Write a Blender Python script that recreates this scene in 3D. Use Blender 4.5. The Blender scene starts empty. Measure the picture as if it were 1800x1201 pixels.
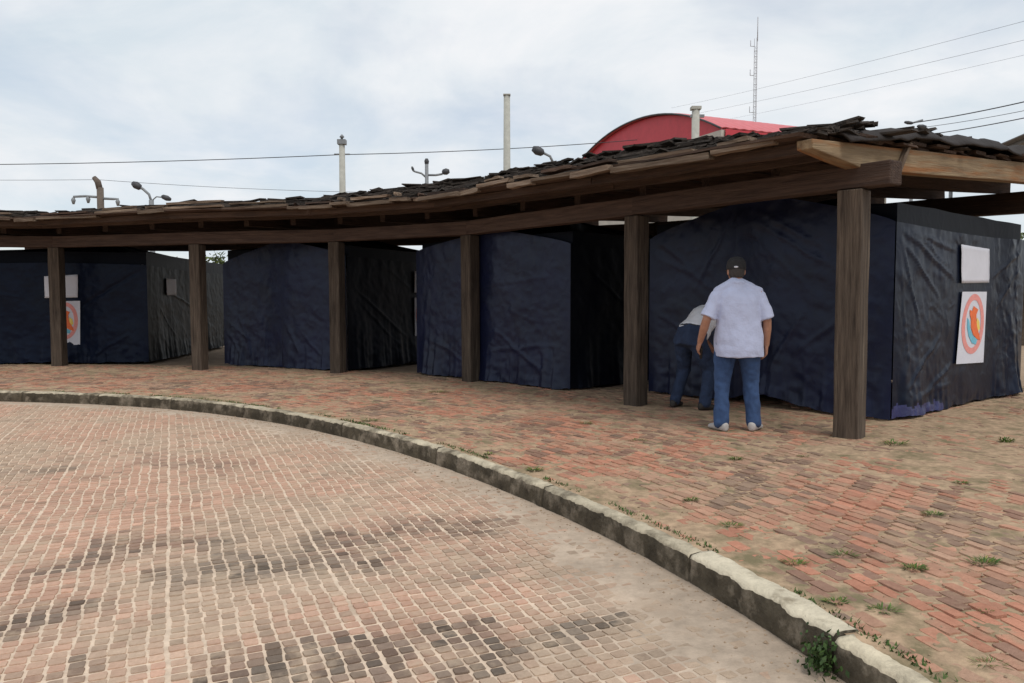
import bpy, bmesh, math, random
from mathutils import Vector, Matrix, noise
R = math.radians
random.seed(7)
S = bpy.context.scene
COL = S.collection

# ---------------------------------------------------------------- camera
FPX = 1350.0                       # focal length in photo pixels (1800 wide)
PITCH = math.atan(73.5 / FPX)
CH = 1.42                          # eye height over the road
KZ = 0.14                          # kerb height = pavement level
cam_d = bpy.data.cameras.new('camera'); cam = bpy.data.objects.new('camera', cam_d)
COL.objects.link(cam); S.camera = cam
cam.location = (0, 0, CH); cam.rotation_euler = (math.pi / 2 - PITCH, 0, 0)
cam_d.sensor_width = 36; cam_d.lens = 36 * FPX / 1800.0
cam_d.clip_start = 0.05; cam_d.clip_end = 3000

# ---------------------------------------------------------------- world, sun, exposure
SUN_EL, SUN_AZ = R(58), R(150)     # azimuth clockwise from +Y: behind the camera, to the right
w = bpy.data.worlds.new('World'); S.world = w; w.use_nodes = True
nt = w.node_tree; nt.nodes.clear()
N = lambda t, **k: _n(nt, t, **k)
def _n(tree, t, **k):
    n = tree.nodes.new(t)
    for a, v in k.items():
        if a.startswith('i_'):
            n.inputs[a[2:].replace('_', ' ')].default_value = v
        else: setattr(n, a, v)
    return n
sky = N('ShaderNodeTexSky', sky_type='NISHITA', sun_disc=False, sun_elevation=SUN_EL, sun_rotation=SUN_AZ)
bg1 = N('ShaderNodeBackground', i_Strength=0.13); bg2 = N('ShaderNodeBackground', i_Strength=1.0)
tc = N('ShaderNodeTexCoord'); sep = N('ShaderNodeSeparateXYZ')
nt.links.new(tc.outputs['Generated'], sep.inputs[0])
zc = N('ShaderNodeMath', operation='MAXIMUM'); zc.inputs[1].default_value = 0.0
za = N('ShaderNodeMath', operation='ADD'); za.inputs[1].default_value = 0.22
nt.links.new(sep.outputs['Z'], zc.inputs[0]); nt.links.new(zc.outputs[0], za.inputs[0])
comb = N('ShaderNodeCombineXYZ')
for ax in 'XY':
    d = N('ShaderNodeMath', operation='DIVIDE')
    nt.links.new(sep.outputs[ax], d.inputs[0]); nt.links.new(za.outputs[0], d.inputs[1])
    nt.links.new(d.outputs[0], comb.inputs[ax])
def wnoise(scale, det, rough, loc, dist=0.3):
    mp = N('ShaderNodeMapping'); mp.inputs['Location'].default_value = loc
    nt.links.new(comb.outputs[0], mp.inputs[0])
    n = N('ShaderNodeTexNoise'); n.inputs['Scale'].default_value = scale; n.inputs['Detail'].default_value = det
    n.inputs['Roughness'].default_value = rough; n.inputs['Distortion'].default_value = dist
    nt.links.new(mp.outputs[0], n.inputs['Vector']); return n
n1 = wnoise(0.9, 6, 0.55, (1.7, 3.1, 0)); n2 = wnoise(1.6, 7, 0.6, (5.3, 0.4, 0.0), 0.5)
r1 = N('ShaderNodeValToRGB'); r1.color_ramp.elements[0].position = 0.36; r1.color_ramp.elements[1].position = 0.52
r1.color_ramp.elements[0].color = (.62, .62, .62, 1); r1.color_ramp.elements[1].color = (1, 1, 1, 1)
nt.links.new(n1.outputs['Fac'], r1.inputs[0])
r2 = N('ShaderNodeValToRGB')
r2.color_ramp.elements[0].position = 0.34; r2.color_ramp.elements[0].color = (.69, .77, .835, 1)
r2.color_ramp.elements[1].position = 0.66; r2.color_ramp.elements[1].color = (.90, .915, .94, 1)
nt.links.new(n2.outputs['Fac'], r2.inputs[0])
nt.links.new(sky.outputs[0], bg1.inputs[0]); nt.links.new(r2.outputs[0], bg2.inputs[0])
mx = N('ShaderNodeMixShader'); out = N('ShaderNodeOutputWorld')
nt.links.new(r1.outputs[0], mx.inputs[0]); nt.links.new(bg1.outputs[0], mx.inputs[1]); nt.links.new(bg2.outputs[0], mx.inputs[2])
nt.links.new(mx.outputs[0], out.inputs[0])
sd = bpy.data.lights.new('sun', 'SUN'); sd.energy = 1.5; sd.angle = R(24); sd.color = (1, .95, .88)
sun = bpy.data.objects.new('sun', sd); COL.objects.link(sun)
sv = Vector((math.sin(SUN_AZ) * math.cos(SUN_EL), math.cos(SUN_AZ) * math.cos(SUN_EL), math.sin(SUN_EL)))
sun.rotation_euler = sv.to_track_quat('Z', 'Y').to_euler(); sun.location = (8, -10, 20)
S.view_settings.view_transform = 'Standard'; S.view_settings.look = 'None'
S.view_settings.exposure = 0.0; S.view_settings.gamma = 1.0

# ---------------------------------------------------------------- pixel helpers (photo pixels give directions only)
cP, sP = math.cos(PITCH), math.sin(PITCH)
def ray(x, y):
    u = (x - 900) / FPX; v = (600.5 - y) / FPX
    return Vector((u, cP + v * sP, -sP + v * cP))
def at(x, y, z=KZ):                # where the pixel's ray meets height z
    d = ray(x, y); t = (z - CH) / d.z
    return Vector((d.x * t, d.y * t, z))
def atd(x, y, dep):                # where it reaches depth dep (Y)
    d = ray(x, y); t = dep / d.y
    return Vector((d.x * t, dep, CH + d.z * t))
def onplane(x, y, p, n):
    d = ray(x, y); o = Vector((0, 0, CH)); t = (p - o).dot(n) / d.dot(n)
    return o + d * t
def proj(p):
    d = Vector(p) - Vector((0, 0, CH))
    f = d.y * cP - d.z * sP; u = d.y * sP + d.z * cP
    if f < .05: return None
    return (900 + FPX * d.x / f, 600.5 - FPX * u / f)

# ---------------------------------------------------------------- materials
MATS = {}
def mat(name, base, rough=.8, var=0., scale=8., bump=0., bscale=40., stretch=(1, 1, 1), col2=None, attr=False, spec=.5,
        mottle=None, geo=False, objrand=0., sheen=0., metallic=0., crumple=0.):
    m = bpy.data.materials.new(name); m.use_nodes = True
    t = m.node_tree; b = t.nodes['Principled BSDF']
    b.inputs['Roughness'].default_value = rough; b.inputs['Specular IOR Level'].default_value = spec
    b.inputs['Metallic'].default_value = metallic
    if crumple: b.inputs['Specular Tint'].default_value = (.74, .83, 1, 1)
    if sheen: b.inputs['Sheen Weight'].default_value = sheen
    tcn = _n(t, 'ShaderNodeTexCoord'); mp = _n(t, 'ShaderNodeMapping'); mp.inputs['Scale'].default_value = stretch
    if geo:
        gn = _n(t, 'ShaderNodeNewGeometry'); t.links.new(gn.outputs['Position'], mp.inputs[0])
    else: t.links.new(tcn.outputs['Object'], mp.inputs[0])
    if objrand is not None:
        oi = _n(t, 'ShaderNodeObjectInfo'); ml = _n(t, 'ShaderNodeMath', operation='MULTIPLY'); ml.inputs[1].default_value = 37.0
        t.links.new(oi.outputs['Random'], ml.inputs[0]); t.links.new(ml.outputs[0], mp.inputs['Location'])
    nz = _n(t, 'ShaderNodeTexNoise'); nz.inputs['Scale'].default_value = scale; nz.inputs['Detail'].default_value = 7
    nz.inputs['Roughness'].default_value = .62
    t.links.new(mp.outputs[0], nz.inputs['Vector'])
    mix = _n(t, 'ShaderNodeMix', data_type='RGBA')
    c2 = col2 or tuple(max(0, c * (1 - var)) for c in base)
    c1 = base if col2 else tuple(min(1, c * (1 + var)) for c in base)
    rp = _n(t, 'ShaderNodeMapRange'); rp.inputs[1].default_value = .3; rp.inputs[2].default_value = .7
    t.links.new(nz.outputs['Fac'], rp.inputs[0]); t.links.new(rp.outputs[0], mix.inputs['Factor'])
    mix.inputs['A'].default_value = (*c1, 1); mix.inputs['B'].default_value = (*c2, 1)
    outc = mix.outputs['Result']
    if attr:
        at_ = _n(t, 'ShaderNodeAttribute', attribute_name='Col')
        mu = _n(t, 'ShaderNodeMix', data_type='RGBA', blend_type='MULTIPLY'); mu.inputs['Factor'].default_value = 1
        t.links.new(outc, mu.inputs['A']); t.links.new(at_.outputs['Color'], mu.inputs['B']); outc = mu.outputs['Result']
    if mottle:                      # (colour, scale, lo, hi) patches of dirt or stain
        n3 = _n(t, 'ShaderNodeTexNoise'); n3.inputs['Scale'].default_value = mottle[1]; n3.inputs['Detail'].default_value = 8
        n3.inputs['Roughness'].default_value = .65
        t.links.new(mp.outputs[0], n3.inputs['Vector'])
        r3 = _n(t, 'ShaderNodeMapRange'); r3.inputs[1].default_value = mottle[2]; r3.inputs[2].default_value = mottle[3]
        t.links.new(n3.outputs['Fac'], r3.inputs[0])
        m3 = _n(t, 'ShaderNodeMix', data_type='RGBA'); t.links.new(r3.outputs[0], m3.inputs['Factor'])
        t.links.new(outc, m3.inputs['A']); m3.inputs['B'].default_value = (*mottle[0], 1); outc = m3.outputs['Result']
    if objrand:
        hs = _n(t, 'ShaderNodeHueSaturation'); mr = _n(t, 'ShaderNodeMapRange')
        mr.inputs[3].default_value = 1 - objrand; mr.inputs[4].default_value = 1 + objrand
        t.links.new(oi.outputs['Random'], mr.inputs[0]); t.links.new(mr.outputs[0], hs.inputs['Value'])
        t.links.new(outc, hs.inputs['Color']); outc = hs.outputs[0]
    t.links.new(outc, b.inputs['Base Color'])
    if bump:
        nb = _n(t, 'ShaderNodeTexNoise'); nb.inputs['Scale'].default_value = bscale; nb.inputs['Detail'].default_value = 6
        t.links.new(mp.outputs[0], nb.inputs['Vector'])
        bp = _n(t, 'ShaderNodeBump'); bp.inputs['Strength'].default_value = bump; bp.inputs['Distance'].default_value = .02
        t.links.new(nb.outputs['Fac'], bp.inputs['Height']); t.links.new(bp.outputs[0], b.inputs['Normal'])
    if crumple:
        hs_ = []
        for sc_, am in ((2.6, 1.0), (7.0, .45)):
            nr = _n(t, 'ShaderNodeTexNoise', noise_type='RIDGED_MULTIFRACTAL'); nr.inputs['Scale'].default_value = sc_; nr.inputs['Detail'].default_value = 3; nr.inputs['Distortion'].default_value = .6
            t.links.new(mp.outputs[0], nr.inputs['Vector'])
            b2 = _n(t, 'ShaderNodeBump'); b2.inputs['Strength'].default_value = crumple * am; b2.inputs['Distance'].default_value = .03
            t.links.new(nr.outputs[0], b2.inputs['Height'])
            if hs_: t.links.new(hs_[-1].outputs[0], b2.inputs['Normal'])
            hs_.append(b2)
        t.links.new(hs_[-1].outputs[0], b.inputs['Normal'])
    MATS[name] = m; return m
WG = (.35, 5, 5)                    # grain runs along local x
M_cob = mat('cobble', (1, .99, .97), .95, .20, 38, .35, 90, attr=True, geo=True, mottle=((.50, .38, .275), 4.5, .50, .74), spec=.15, objrand=None)
M_mort = mat('mortar', (.68, .54, .415), .95, .18, 12, .35, 70, mottle=((.40, .30, .22), 1.6, .52, .72), attr=True, spec=.15, objrand=None)
M_brick = mat('paving_brick', (1, .98, .96), .95, .24, 22, .4, 80, attr=True, geo=True, mottle=((.38, .27, .18), 6, .50, .72), spec=.15, objrand=None)
M_dirt = mat('dirt', (.41, .29, .19), .97, .3, 16, .4, 60, mottle=((.20, .165, .095), 4.2, .48, .66), spec=.15, objrand=None)
M_slab = mat('slab', (.33, .24, .165), .95, .2, 3, .4, 30, spec=.2)
M_kerb = mat('kerb_concrete', (.52, .45, .33), .92, .2, 9, .5, 50, mottle=((.14, .115, .08), 3.2, .46, .62), objrand=.12, spec=.25)
M_kerbp = mat('kerb_concrete_pale', (.60, .53, .40), .92, .18, 9, .5, 50, mottle=((.28, .23, .16), 6, .54, .70), spec=.25)
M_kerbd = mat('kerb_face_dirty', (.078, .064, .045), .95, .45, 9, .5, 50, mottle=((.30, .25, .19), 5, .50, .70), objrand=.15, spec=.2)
M_post = mat('post_wood', (.125, .094, .07), .88, 0, 6, .8, 14, WG[::-1], col2=(.035, .025, .019), mottle=((.17, .135, .10), 2.2, .60, .72), objrand=.15, spec=.3)
M_beam = mat('beam_wood', (.105, .066, .049), .88, 0, 6, .8, 14, WG, col2=(.045, .028, .022), objrand=.12, spec=.3)
M_tan = mat('tan_wood', (.34, .25, .15), .85, 0, 3.5, .6, 12, WG, col2=(.15, .10, .06), mottle=((.27, .125, .05), 1.3, .50, .60), spec=.3)
M_plank = mat('plank_wood', (.11, .068, .048), .9, 0, 5, .7, 14, WG, col2=(.04, .027, .022), objrand=.3, spec=.25)
M_fasc = mat('fascia_wood', (.27, .20, .145), .92, 0, 5, .9, 14, WG, col2=(.09, .062, .045), objrand=.3, spec=.25)
M_dark = mat('weathered_shingle', (.07, .055, .045), .92, 0, 5, .7, 14, WG, col2=(.022, .019, .017), objrand=.4, spec=.25)
M_felt = mat('roofing_felt', (.032, .026, .024), .8, .3, 4, .4, 20, spec=.3)
M_navy = mat('navy_tarp', (.009, .0118, .034), .34, .25, 2.2, 0, 13, spec=.3, crumple=.34, mottle=((.014, .017, .031), 1.5, .5, .7))
M_char = mat('charcoal_tarp', (.0055, .0085, .021), .30, .25, 2.2, 0, 13, spec=.13, crumple=.4, mottle=((.010, .014, .024), 1.5, .5, .7))
M_olive = mat('olive_tarp', (.007, .0095, .010), .5, .25, 2.2, 0, 13, spec=.14, crumple=.25)
M_blk = mat('black_tarp', (.004, .005, .009), .5, .2, 3, 0, 12, spec=.12, crumple=.2)
M_blue = mat('blue_hem', (.018, .022, .10), .4, .3, 6, .4, 20)
M_paper = mat('paper', (.66, .66, .72), .7, .05, 4, .08, 12)
M_pink = mat('ink_pink', (.78, .30, .27), .6, .12, 20); M_org = mat('ink_orange', (.82, .16, .04), .6, .12, 20)
M_cyan = mat('ink_cyan', (.16, .48, .62), .6, .12, 20); M_yel = mat('ink_yellow', (.85, .62, .14), .6, .12, 20)
M_conc = mat('pole_concrete', (.44, .43, .38), .85, .14, 6, .25, 30, spec=.3)
M_metal = mat('grey_metal', (.22, .23, .24), .5, .2, 12, spec=.5); M_dmet = mat('dark_metal', (.05, .05, .055), .55, .2, 12)
M_galv = mat('mast_steel', (.46, .46, .48), .5, .1, 5)
M_wood_pole = mat('pole_timber', (.13, .10, .08), .9, .3, 5, .4, 20)
M_red = mat('red_sheet', (.52, .045, .06), .5, .10, 3, spec=.4)
M_redlit = mat('red_sheet_skylit', (.60, .12, .13), .45, .10, 3, spec=.5)  # same red paint as the gable, lightened: sky light put into the vault's colour
M_wall = mat('plaster', (.52, .48, .42), .9, .12, 2)
M_zinc = mat('zinc_roof', (.20, .20, .21), .5, .2, 4)
M_wire = mat('wire_black', (.03, .03, .035), .6, .1, 4)
M_skin = mat('skin', (.40, .20, .13), .55, .12, 30, .08, 90)
M_shirt = mat('pale_shirt', (.47, .51, .69), .85, .05, 14, .25, 60, sheen=.2); M_shirtw = mat('white_shirt', (.78, .78, .82), .85, .05, 14, .25, 60, sheen=.2)
M_jean = mat('denim', (.045, .095, .22), .9, 0, 9, .3, 160, col2=(.022, .048, .12)); M_jeand = mat('dark_denim', (.026, .046, .10), .9, 0, 9, .3, 160, col2=(.014, .024, .055))
M_cap = mat('cap_cloth', (.022, .021, .022), .9, .2, 30, .2, 200); M_hair = mat('hair', (.05, .042, .038), .8, .3, 60, .4, 200)
M_shoe = mat('pale_shoe', (.42, .40, .38), .7, .15, 20); M_shoed = mat('dark_shoe', (.03, .024, .02), .6, .2, 20); M_belt = mat('belt', (.015, .013, .012), .5, .2, 20)
M_gad = mat('black_plastic', (.012, .012, .014), .3, .1, 10)
M_leaf = mat('weed_leaf', (.075, .13, .03), .7, .3, 20, attr=True, spec=.3); M_leafd = mat('bush_leaf', (.04, .075, .022), .6, .3, 20, attr=True, spec=.3)
M_tree = mat('tree_leaf', (.075, .095, .035), .8, .3, 10, attr=True, spec=.2); M_bark = mat('bark', (.10, .075, .055), .95, .3, 8, .5, 20)
M_gnd = mat('earth', (.24, .18, .12), .97, .25, .4, .3, 8, spec=.2)

# ---------------------------------------------------------------- mesh helpers
def link(name, me, m, parent=None, kind=None, smooth=False):
    o = bpy.data.objects.new(name, me); COL.objects.link(o)
    if m is not None:
        for mm in (m if isinstance(m, (list, tuple)) else [m]): me.materials.append(mm)
    if parent: o.parent = parent
    if kind: o['kind'] = kind
    if smooth: me.polygons.foreach_set('use_smooth', [True] * len(me.polygons))
    return o
def mesh(name, V, F, cols=None, midx=None):
    me = bpy.data.meshes.new(name); me.from_pydata([tuple(v) for v in V], [], F); 
    if cols:                        # one colour per vertex
        a = me.color_attributes.new('Col', 'FLOAT_COLOR', 'POINT')
        a.data.foreach_set('color', [c for q in cols for c in (*q, 1)])
    if midx: me.polygons.foreach_set('material_index', midx)
    me.update(); return me
def thing(name, label, cat, loc=(0, 0, 0), rz=0, group=None):
    o = bpy.data.objects.new(name, None); COL.objects.link(o); o.location = loc; o.rotation_euler = (0, 0, rz)
    o.empty_display_size = .2
    return tag(o, label, cat, group)
def tag(o, label, cat, group=None):
    o['label'] = label; o['category'] = cat
    if group: o['group'] = group
    return o
def box_vf(x0, x1, y0, y1, z0, z1):
    V = [(x, y, z) for z in (z0, z1) for x, y in ((x0, y0), (x1, y0), (x1, y1), (x0, y1))]
    return V, [(3, 2, 1, 0), (4, 5, 6, 7), (0, 1, 5, 4), (1, 2, 6, 5), (2, 3, 7, 6), (3, 0, 4, 7)]
def board(name, p0, p1, wid, hgt, m, parent, segs=5, jit=.006, up=(0, 0, 1), taper=None, bev=.0, roll=0.):
    """rough timber from p0 to p1 (centre line), local x along its length"""
    p0, p1 = Vector(p0), Vector(p1); L = (p1 - p0).length
    V, F = [], []
    for i in range(segs + 1):
        x = L * i / segs; a = wid / 2; h = hgt / 2; zo = 0
        if taper: a, h, zo = taper(i / segs, a, h)
        for (sy, sz) in ((-1, -1), (1, -1), (1, 1), (-1, 1)):
            V.append((x + (random.uniform(-1, 1) * jit * 2 if i in (0, segs) else 0), sy * a + random.uniform(-1, 1) * jit, sz * h + zo + random.uniform(-1, 1) * jit))
    for i in range(segs):
        for k in range(4):
            a, b = i * 4 + k, i * 4 + (k + 1) % 4
            F.append((a, b, b + 4, a + 4))
    F.append((3, 2, 1, 0)); n = segs * 4; F.append((n, n + 1, n + 2, n + 3))
    me = mesh(name, V, F); o = link(name, me, m, parent)
    xa = (p1 - p0).normalized(); ya = Vector(up).cross(xa).normalized(); za_ = xa.cross(ya)
    mtx = Matrix((xa, ya, za_)).transposed().to_4x4() @ Matrix.Rotation(roll, 4, 'X'); mtx.translation = p0
    o.matrix_basis = mtx
    if bev:
        md = o.modifiers.new('bevel', 'BEVEL'); md.width = bev; md.segments = 2; md.limit_method = 'ANGLE'
    return o
def tube(V, F, pts, rad, n=8, cap=True):
    pts = [Vector(p) for p in pts]; base = len(V)
    prev = None
    for i, p in enumerate(pts):
        d = (pts[min(i + 1, len(pts) - 1)] - pts[max(i - 1, 0)]).normalized()
        if prev is None:
            a = Vector((0, 0, 1)) if abs(d.z) < .9 else Vector((1, 0, 0)); u = d.cross(a).normalized()
        else: u = (prev - d * prev.dot(d)).normalized()
        prev = u; v = d.cross(u); r = rad[i] if isinstance(rad, (list, tuple)) else rad
        for k in range(n):
            t = 2 * math.pi * k / n; V.append(p + u * (r * math.cos(t)) + v * (r * math.sin(t)))
    for i in range(len(pts) - 1):
        for k in range(n):
            a = base + i * n + k; b = base + i * n + (k + 1) % n
            F.append((a, b, b + n, a + n))
    if cap:
        F.append(tuple(base + k for k in range(n))[::-1]); e = base + (len(pts) - 1) * n; F.append(tuple(e + k for k in range(n)))
def tube_obj(name, pts, rad, m, parent=None, n=8, smooth=True):
    V, F = [], []; tube(V, F, pts, rad, n); return link(name, mesh(name, V, F), m, parent, smooth=smooth)
def fbm(p, o=4): return noise.fractal(Vector(p), .55, 2.1, o)

# ---------------------------------------------------------------- plan of the place
CX, CY = -9.28, .13                                  # centre of the round plaza
KPX = [(0, 690), (170, 692), (300, 701), (430, 714), (600, 745), (760, 790), (900, 835), (1000, 876), (1100, 925),
       (1200, 975), (1300, 1025), (1440, 1100), (1530, 1150), (1600, 1195)]
kp = sorted((math.atan2(q.y - CY, q.x - CX), math.hypot(q.x - CX, q.y - CY)) for q in (at(*p) for p in KPX))
kp = [(kp[0][0] - .6, 10.9), (kp[0][0] - .3, 10.9)] + kp + [(kp[-1][0] + .3, 10.7), (kp[-1][0] + .9, 10.7)]
def kerb_raw(th):
    if th <= kp[0][0]: return kp[0][1]
    for (a, ra), (b, rb) in zip(kp, kp[1:]):
        if th <= b: return ra + (rb - ra) * (th - a) / (b - a)
    return kp[-1][1]
def kerb_r(th):                                      # smoothed
    return sum(kerb_raw(th + d * .05) for d in range(-3, 4)) / 7
KT = {}
def kr(th):
    k = round(th * 200)
    f = th * 200 - math.floor(th * 200); k0 = math.floor(th * 200)
    for q in (k0, k0 + 1):
        if q not in KT: KT[q] = kerb_r(q / 200)
    return KT[k0] * (1 - f) + KT[k0 + 1] * f
def pol(th, s, z=0):
    r = kr(th) + s; return Vector((CX + r * math.cos(th), CY + r * math.sin(th), z))
TH0, TH1 = R(3), R(103)
def inview(p, mx=260, my=140):
    q = proj(p)
    return q is not None and -mx < q[0] < 1800 + mx and q[1] < 1201 + my

# ---------------------------------------------------------------- ground
g = link('ground', mesh('ground', [(-900, -900, -.12), (900, -900, -.12), (900, 900, -.12), (-900, 900, -.12)], [(0, 1, 2, 3)]), M_gnd, kind='structure')
# road: mortar bed whose level wanders, dust banked up along the kerb
road = bpy.data.objects.new('road', None); COL.objects.link(road); road['kind'] = 'structure'
def bed_z(x, y):
    th = math.atan2(y - CY, x - CX); s = math.hypot(x - CX, y - CY) - kr(th)
    z = -.0035 + .0015 * fbm((x * 1.3, y * 1.3, 3))
    dust = .0060 * math.exp(-((s + .12) / .30) ** 2) + .0025 * max(0, fbm((x * .8 + 4, y * .8, 8)) + .1)
    if x > .2: dust += .0042 * max(0, min(1, (s + 1.0) / .6)) * max(0, min(1, (5.4 - y) / 1.2)) * (1 + 1.1 * fbm((x * 2, y * 2, 6)) + .5 * fbm((x * 9, y * 9, 6)))
    return min(z + dust, .0030)
V, F, idx, MC = [], [], {}, []
def dusty(x, y):                                     # trodden earth along the near kerb
    s = math.hypot(x - CX, y - CY) - kr(math.atan2(y - CY, x - CX))
    k = max(0, min(1, (s + .9 + .5 * fbm((x * 1.5, y * 1.5, 12))) / .7)) * max(0, min(1, (6.5 - y) / 2.5)) * (1 if x > -.5 else 0)
    k = max(k, .8 * max(0, min(1, (s + .55) / .4)))
    return (1 - .42 * k, 1 - .42 * k, 1 - .42 * k)
def gv(i, j, st=.045):
    if (i, j) not in idx:
        x, y = i * st, j * st; idx[(i, j)] = len(V); V.append((x, y, bed_z(x, y))); MC.append(dusty(x, y))
    return idx[(i, j)]
st = .045
for j in range(int(1.9 / st), int(11 / st)):
    for i in range(int(-9.5 / st), int(2.2 / st)):
        x, y = i * st, j * st
        if math.hypot(x - CX, y - CY) > kr(math.atan2(y - CY, x - CX)) + .03: continue
        if not inview((x, y, 0), 330, 200): continue
        F.append((gv(i, j), gv(i + 1, j), gv(i + 1, j + 1), gv(i, j + 1)))
link('mortar_bed', mesh('mortar_bed', V, F, MC), M_mort, road, smooth=True)
# wide base sheet under it
V = [(CX, CY, -.03)] + [(CX + 10.9 * math.cos(k * math.pi / 48), CY + 10.9 * math.sin(k * math.pi / 48), -.03) for k in range(96)]
link('base_sheet', mesh('base_sheet', V, [(0, k + 1, (k + 1) % 96 + 1) for k in range(96)], [(1, 1, 1)] * 97), M_mort, road)
# cobbles
RA = R(24); ux, uy = Vector((math.cos(RA), math.sin(RA), 0)), Vector((-math.sin(RA), math.cos(RA), 0))   # rows lean to the left
STAIN = [((0, 1085), (170, 1062), .10), ((100, 1005), (230, 945), .13), ((225, 955), (380, 950), .12), ((330, 1000), (640, 985), .16), ((400, 985), (560, 965), .14),
         ((560, 950), (640, 950), .14), ((700, 930), (850, 925), .18), ((430, 1180), (680, 1150), .17), ((660, 1130), (820, 1110), .13), ((800, 1180), (1010, 1105), .10),
         ((0, 830), (110, 826), .10), ((265, 812), (400, 816), .18), ((1000, 1100), (1090, 1090), .07), ((0, 1110), (60, 1085), .08)]
STAIN = [(at(*a, 0), at(*b, 0), r) for a, b, r in STAIN]
def stain(p):
    v = 0
    for a, b, r in STAIN:
        d = b - a; t = max(0, min(1, (p - a).dot(d) / d.dot(d))); q = (p - a - d * t).length
        v = max(v, 1 - q / (r * 2.1))
    return v + .5 * fbm((p.x * 3.2, p.y * 3.2, 5)) + .22 * fbm((p.x * 9, p.y * 9, 5)) * (1 if v > -.4 else .6)
PITX, PITY = .070, .064
def piece(V, F, Cc, c, ax, ay, hx, hy, h, col, z0, rnd=.25, tilt=.0, jit=.05, low=.03, bev=.16):
    """worn paving stone: eight-sided top, sloping shoulder"""
    b = len(V); tx, ty = random.uniform(-tilt, tilt), random.uniform(-tilt, tilt)
    ring = [(-1, -1 + rnd), (-1 + rnd, -1), (1 - rnd, -1), (1, -1 + rnd), (1, 1 - rnd), (1 - rnd, 1), (-1 + rnd, 1), (-1, 1 - rnd)]
    ring = [(x + random.uniform(-jit, jit), y + random.uniform(-jit, jit)) for x, y in ring]
    for lvl, k in ((0, 1.0), (1, 1 - bev)):
        for x, y in ring:
            p = c + ax * (x * hx * k) + ay * (y * hy * k)
            z = z0 + h + x * tx + y * ty if lvl else z0 - low
            V.append((p.x, p.y, z)); Cc.append(col)
    for k in range(8): F.append((b + k, b + (k + 1) % 8, b + 8 + (k + 1) % 8, b + 8 + k))
    F.append(tuple(b + 8 + k for k in range(8)))
cob = []
for j in range(int(-6 / PITY), int(14 / PITY)):
    band = (j % 17 == 5)
    rowoff = random.uniform(-.5, .5) * PITX * .3
    for i in range(int(-10 / PITX), int(9 / PITX)):
        strip = (i // 11)
        c = ux * (i * PITX + strip * .007 + rowoff * (.55 if i % 11 not in (0, 10) else .25) + .003 * math.sin(j * .7 + strip)) + uy * (j * PITY + (j // 17) * .008)
        if not (1.9 < c.y < 11): continue
        th = math.atan2(c.y - CY, c.x - CX)
        if math.hypot(c.x - CX, c.y - CY) > kr(th) - .05 or not inview(c, 300, 170): continue
        cob.append((c.copy(), i, j))
def cob_col(c):
    s = stain(c); big = fbm((c.x * .5, c.y * .5, 1)); q = random.random()
    far = max(0, min(1, (c.y - 3.2) / 3.5))
    pink, tan, grey = Vector((.60, .375, .275)), Vector((.55, .41, .305)), Vector((.37, .28, .21))
    f = max(0, min(1, .45 + 1.5 * big + random.uniform(-.35, .35)))
    col = pink * f + tan * (1 - f)
    if q < .20 - .08 * far: col = col * .6 + grey * .4
    elif q > .90: col *= 1.12
    col *= random.uniform(.84, 1.08)
    dk = dusty(c.x, c.y)[0]; kd = (1 - dk) / .42 * random.uniform(.35, .9)
    col = col * (1 - kd) + Vector((.39, .30, .22)) * kd
    if s > .12:
        k = min(1, (s - .12) / .65) * random.uniform(.5, .95) * (1 - .45 * far)
        col = col * (1 - k) + Vector((.11, .092, .076)) * random.uniform(.6, 1.9) * k
    return tuple(col)
vis = [q for q in cob if inview(q[0], 0, 0)]
big300 = set(id(q) for q in sorted(vis, key=lambda q: q[0].length)[:300])
VS, FS, CS = [], [], []
for q in cob:
    c = q[0]; sz = random.uniform(.86, .96)
    args = dict(h=.0018 + random.uniform(-.0015, .0018), col=cob_col(c), z0=0, rnd=.18, tilt=.001, jit=.10, bev=.05)
    if id(q) in big300:
        v, f, cc = [], [], []
        piece(v, f, cc, Vector((0, 0, 0)), ux, uy, PITX * .475 * sz * random.uniform(.9, 1.06), PITY * .465 * sz * random.uniform(.92, 1.04), **args)
        o = link('cobble', mesh('cobble', v, f, cc), M_cob, road); o.location = (c.x, c.y, 0)
    else:
        piece(VS, FS, CS, c, ux, uy, PITX * .475 * sz * random.uniform(.9, 1.06), PITY * .465 * sz * random.uniform(.92, 1.04), **args)
link('cobble_field', mesh('cobble_field', VS, FS, CS), M_cob, road, kind='stuff')

# pavement: brick pavers in rows that follow the kerb, half buried in dirt
pave = bpy.data.objects.new('pavement', None); COL.objects.link(pave); pave['kind'] = 'structure'
V, F = [], []
nn = 80; A0, A1 = R(-25), R(150)
for k in range(nn + 1):
    th = A0 + (A1 - A0) * k / nn
    for s in (.05, 30): V.append(pol(th, s, KZ - .03))
for k in range(nn): F.append((2 * k, 2 * k + 1, 2 * k + 3, 2 * k + 2))
link('base_slab', mesh('base_slab', V, F), M_slab, pave)
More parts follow.
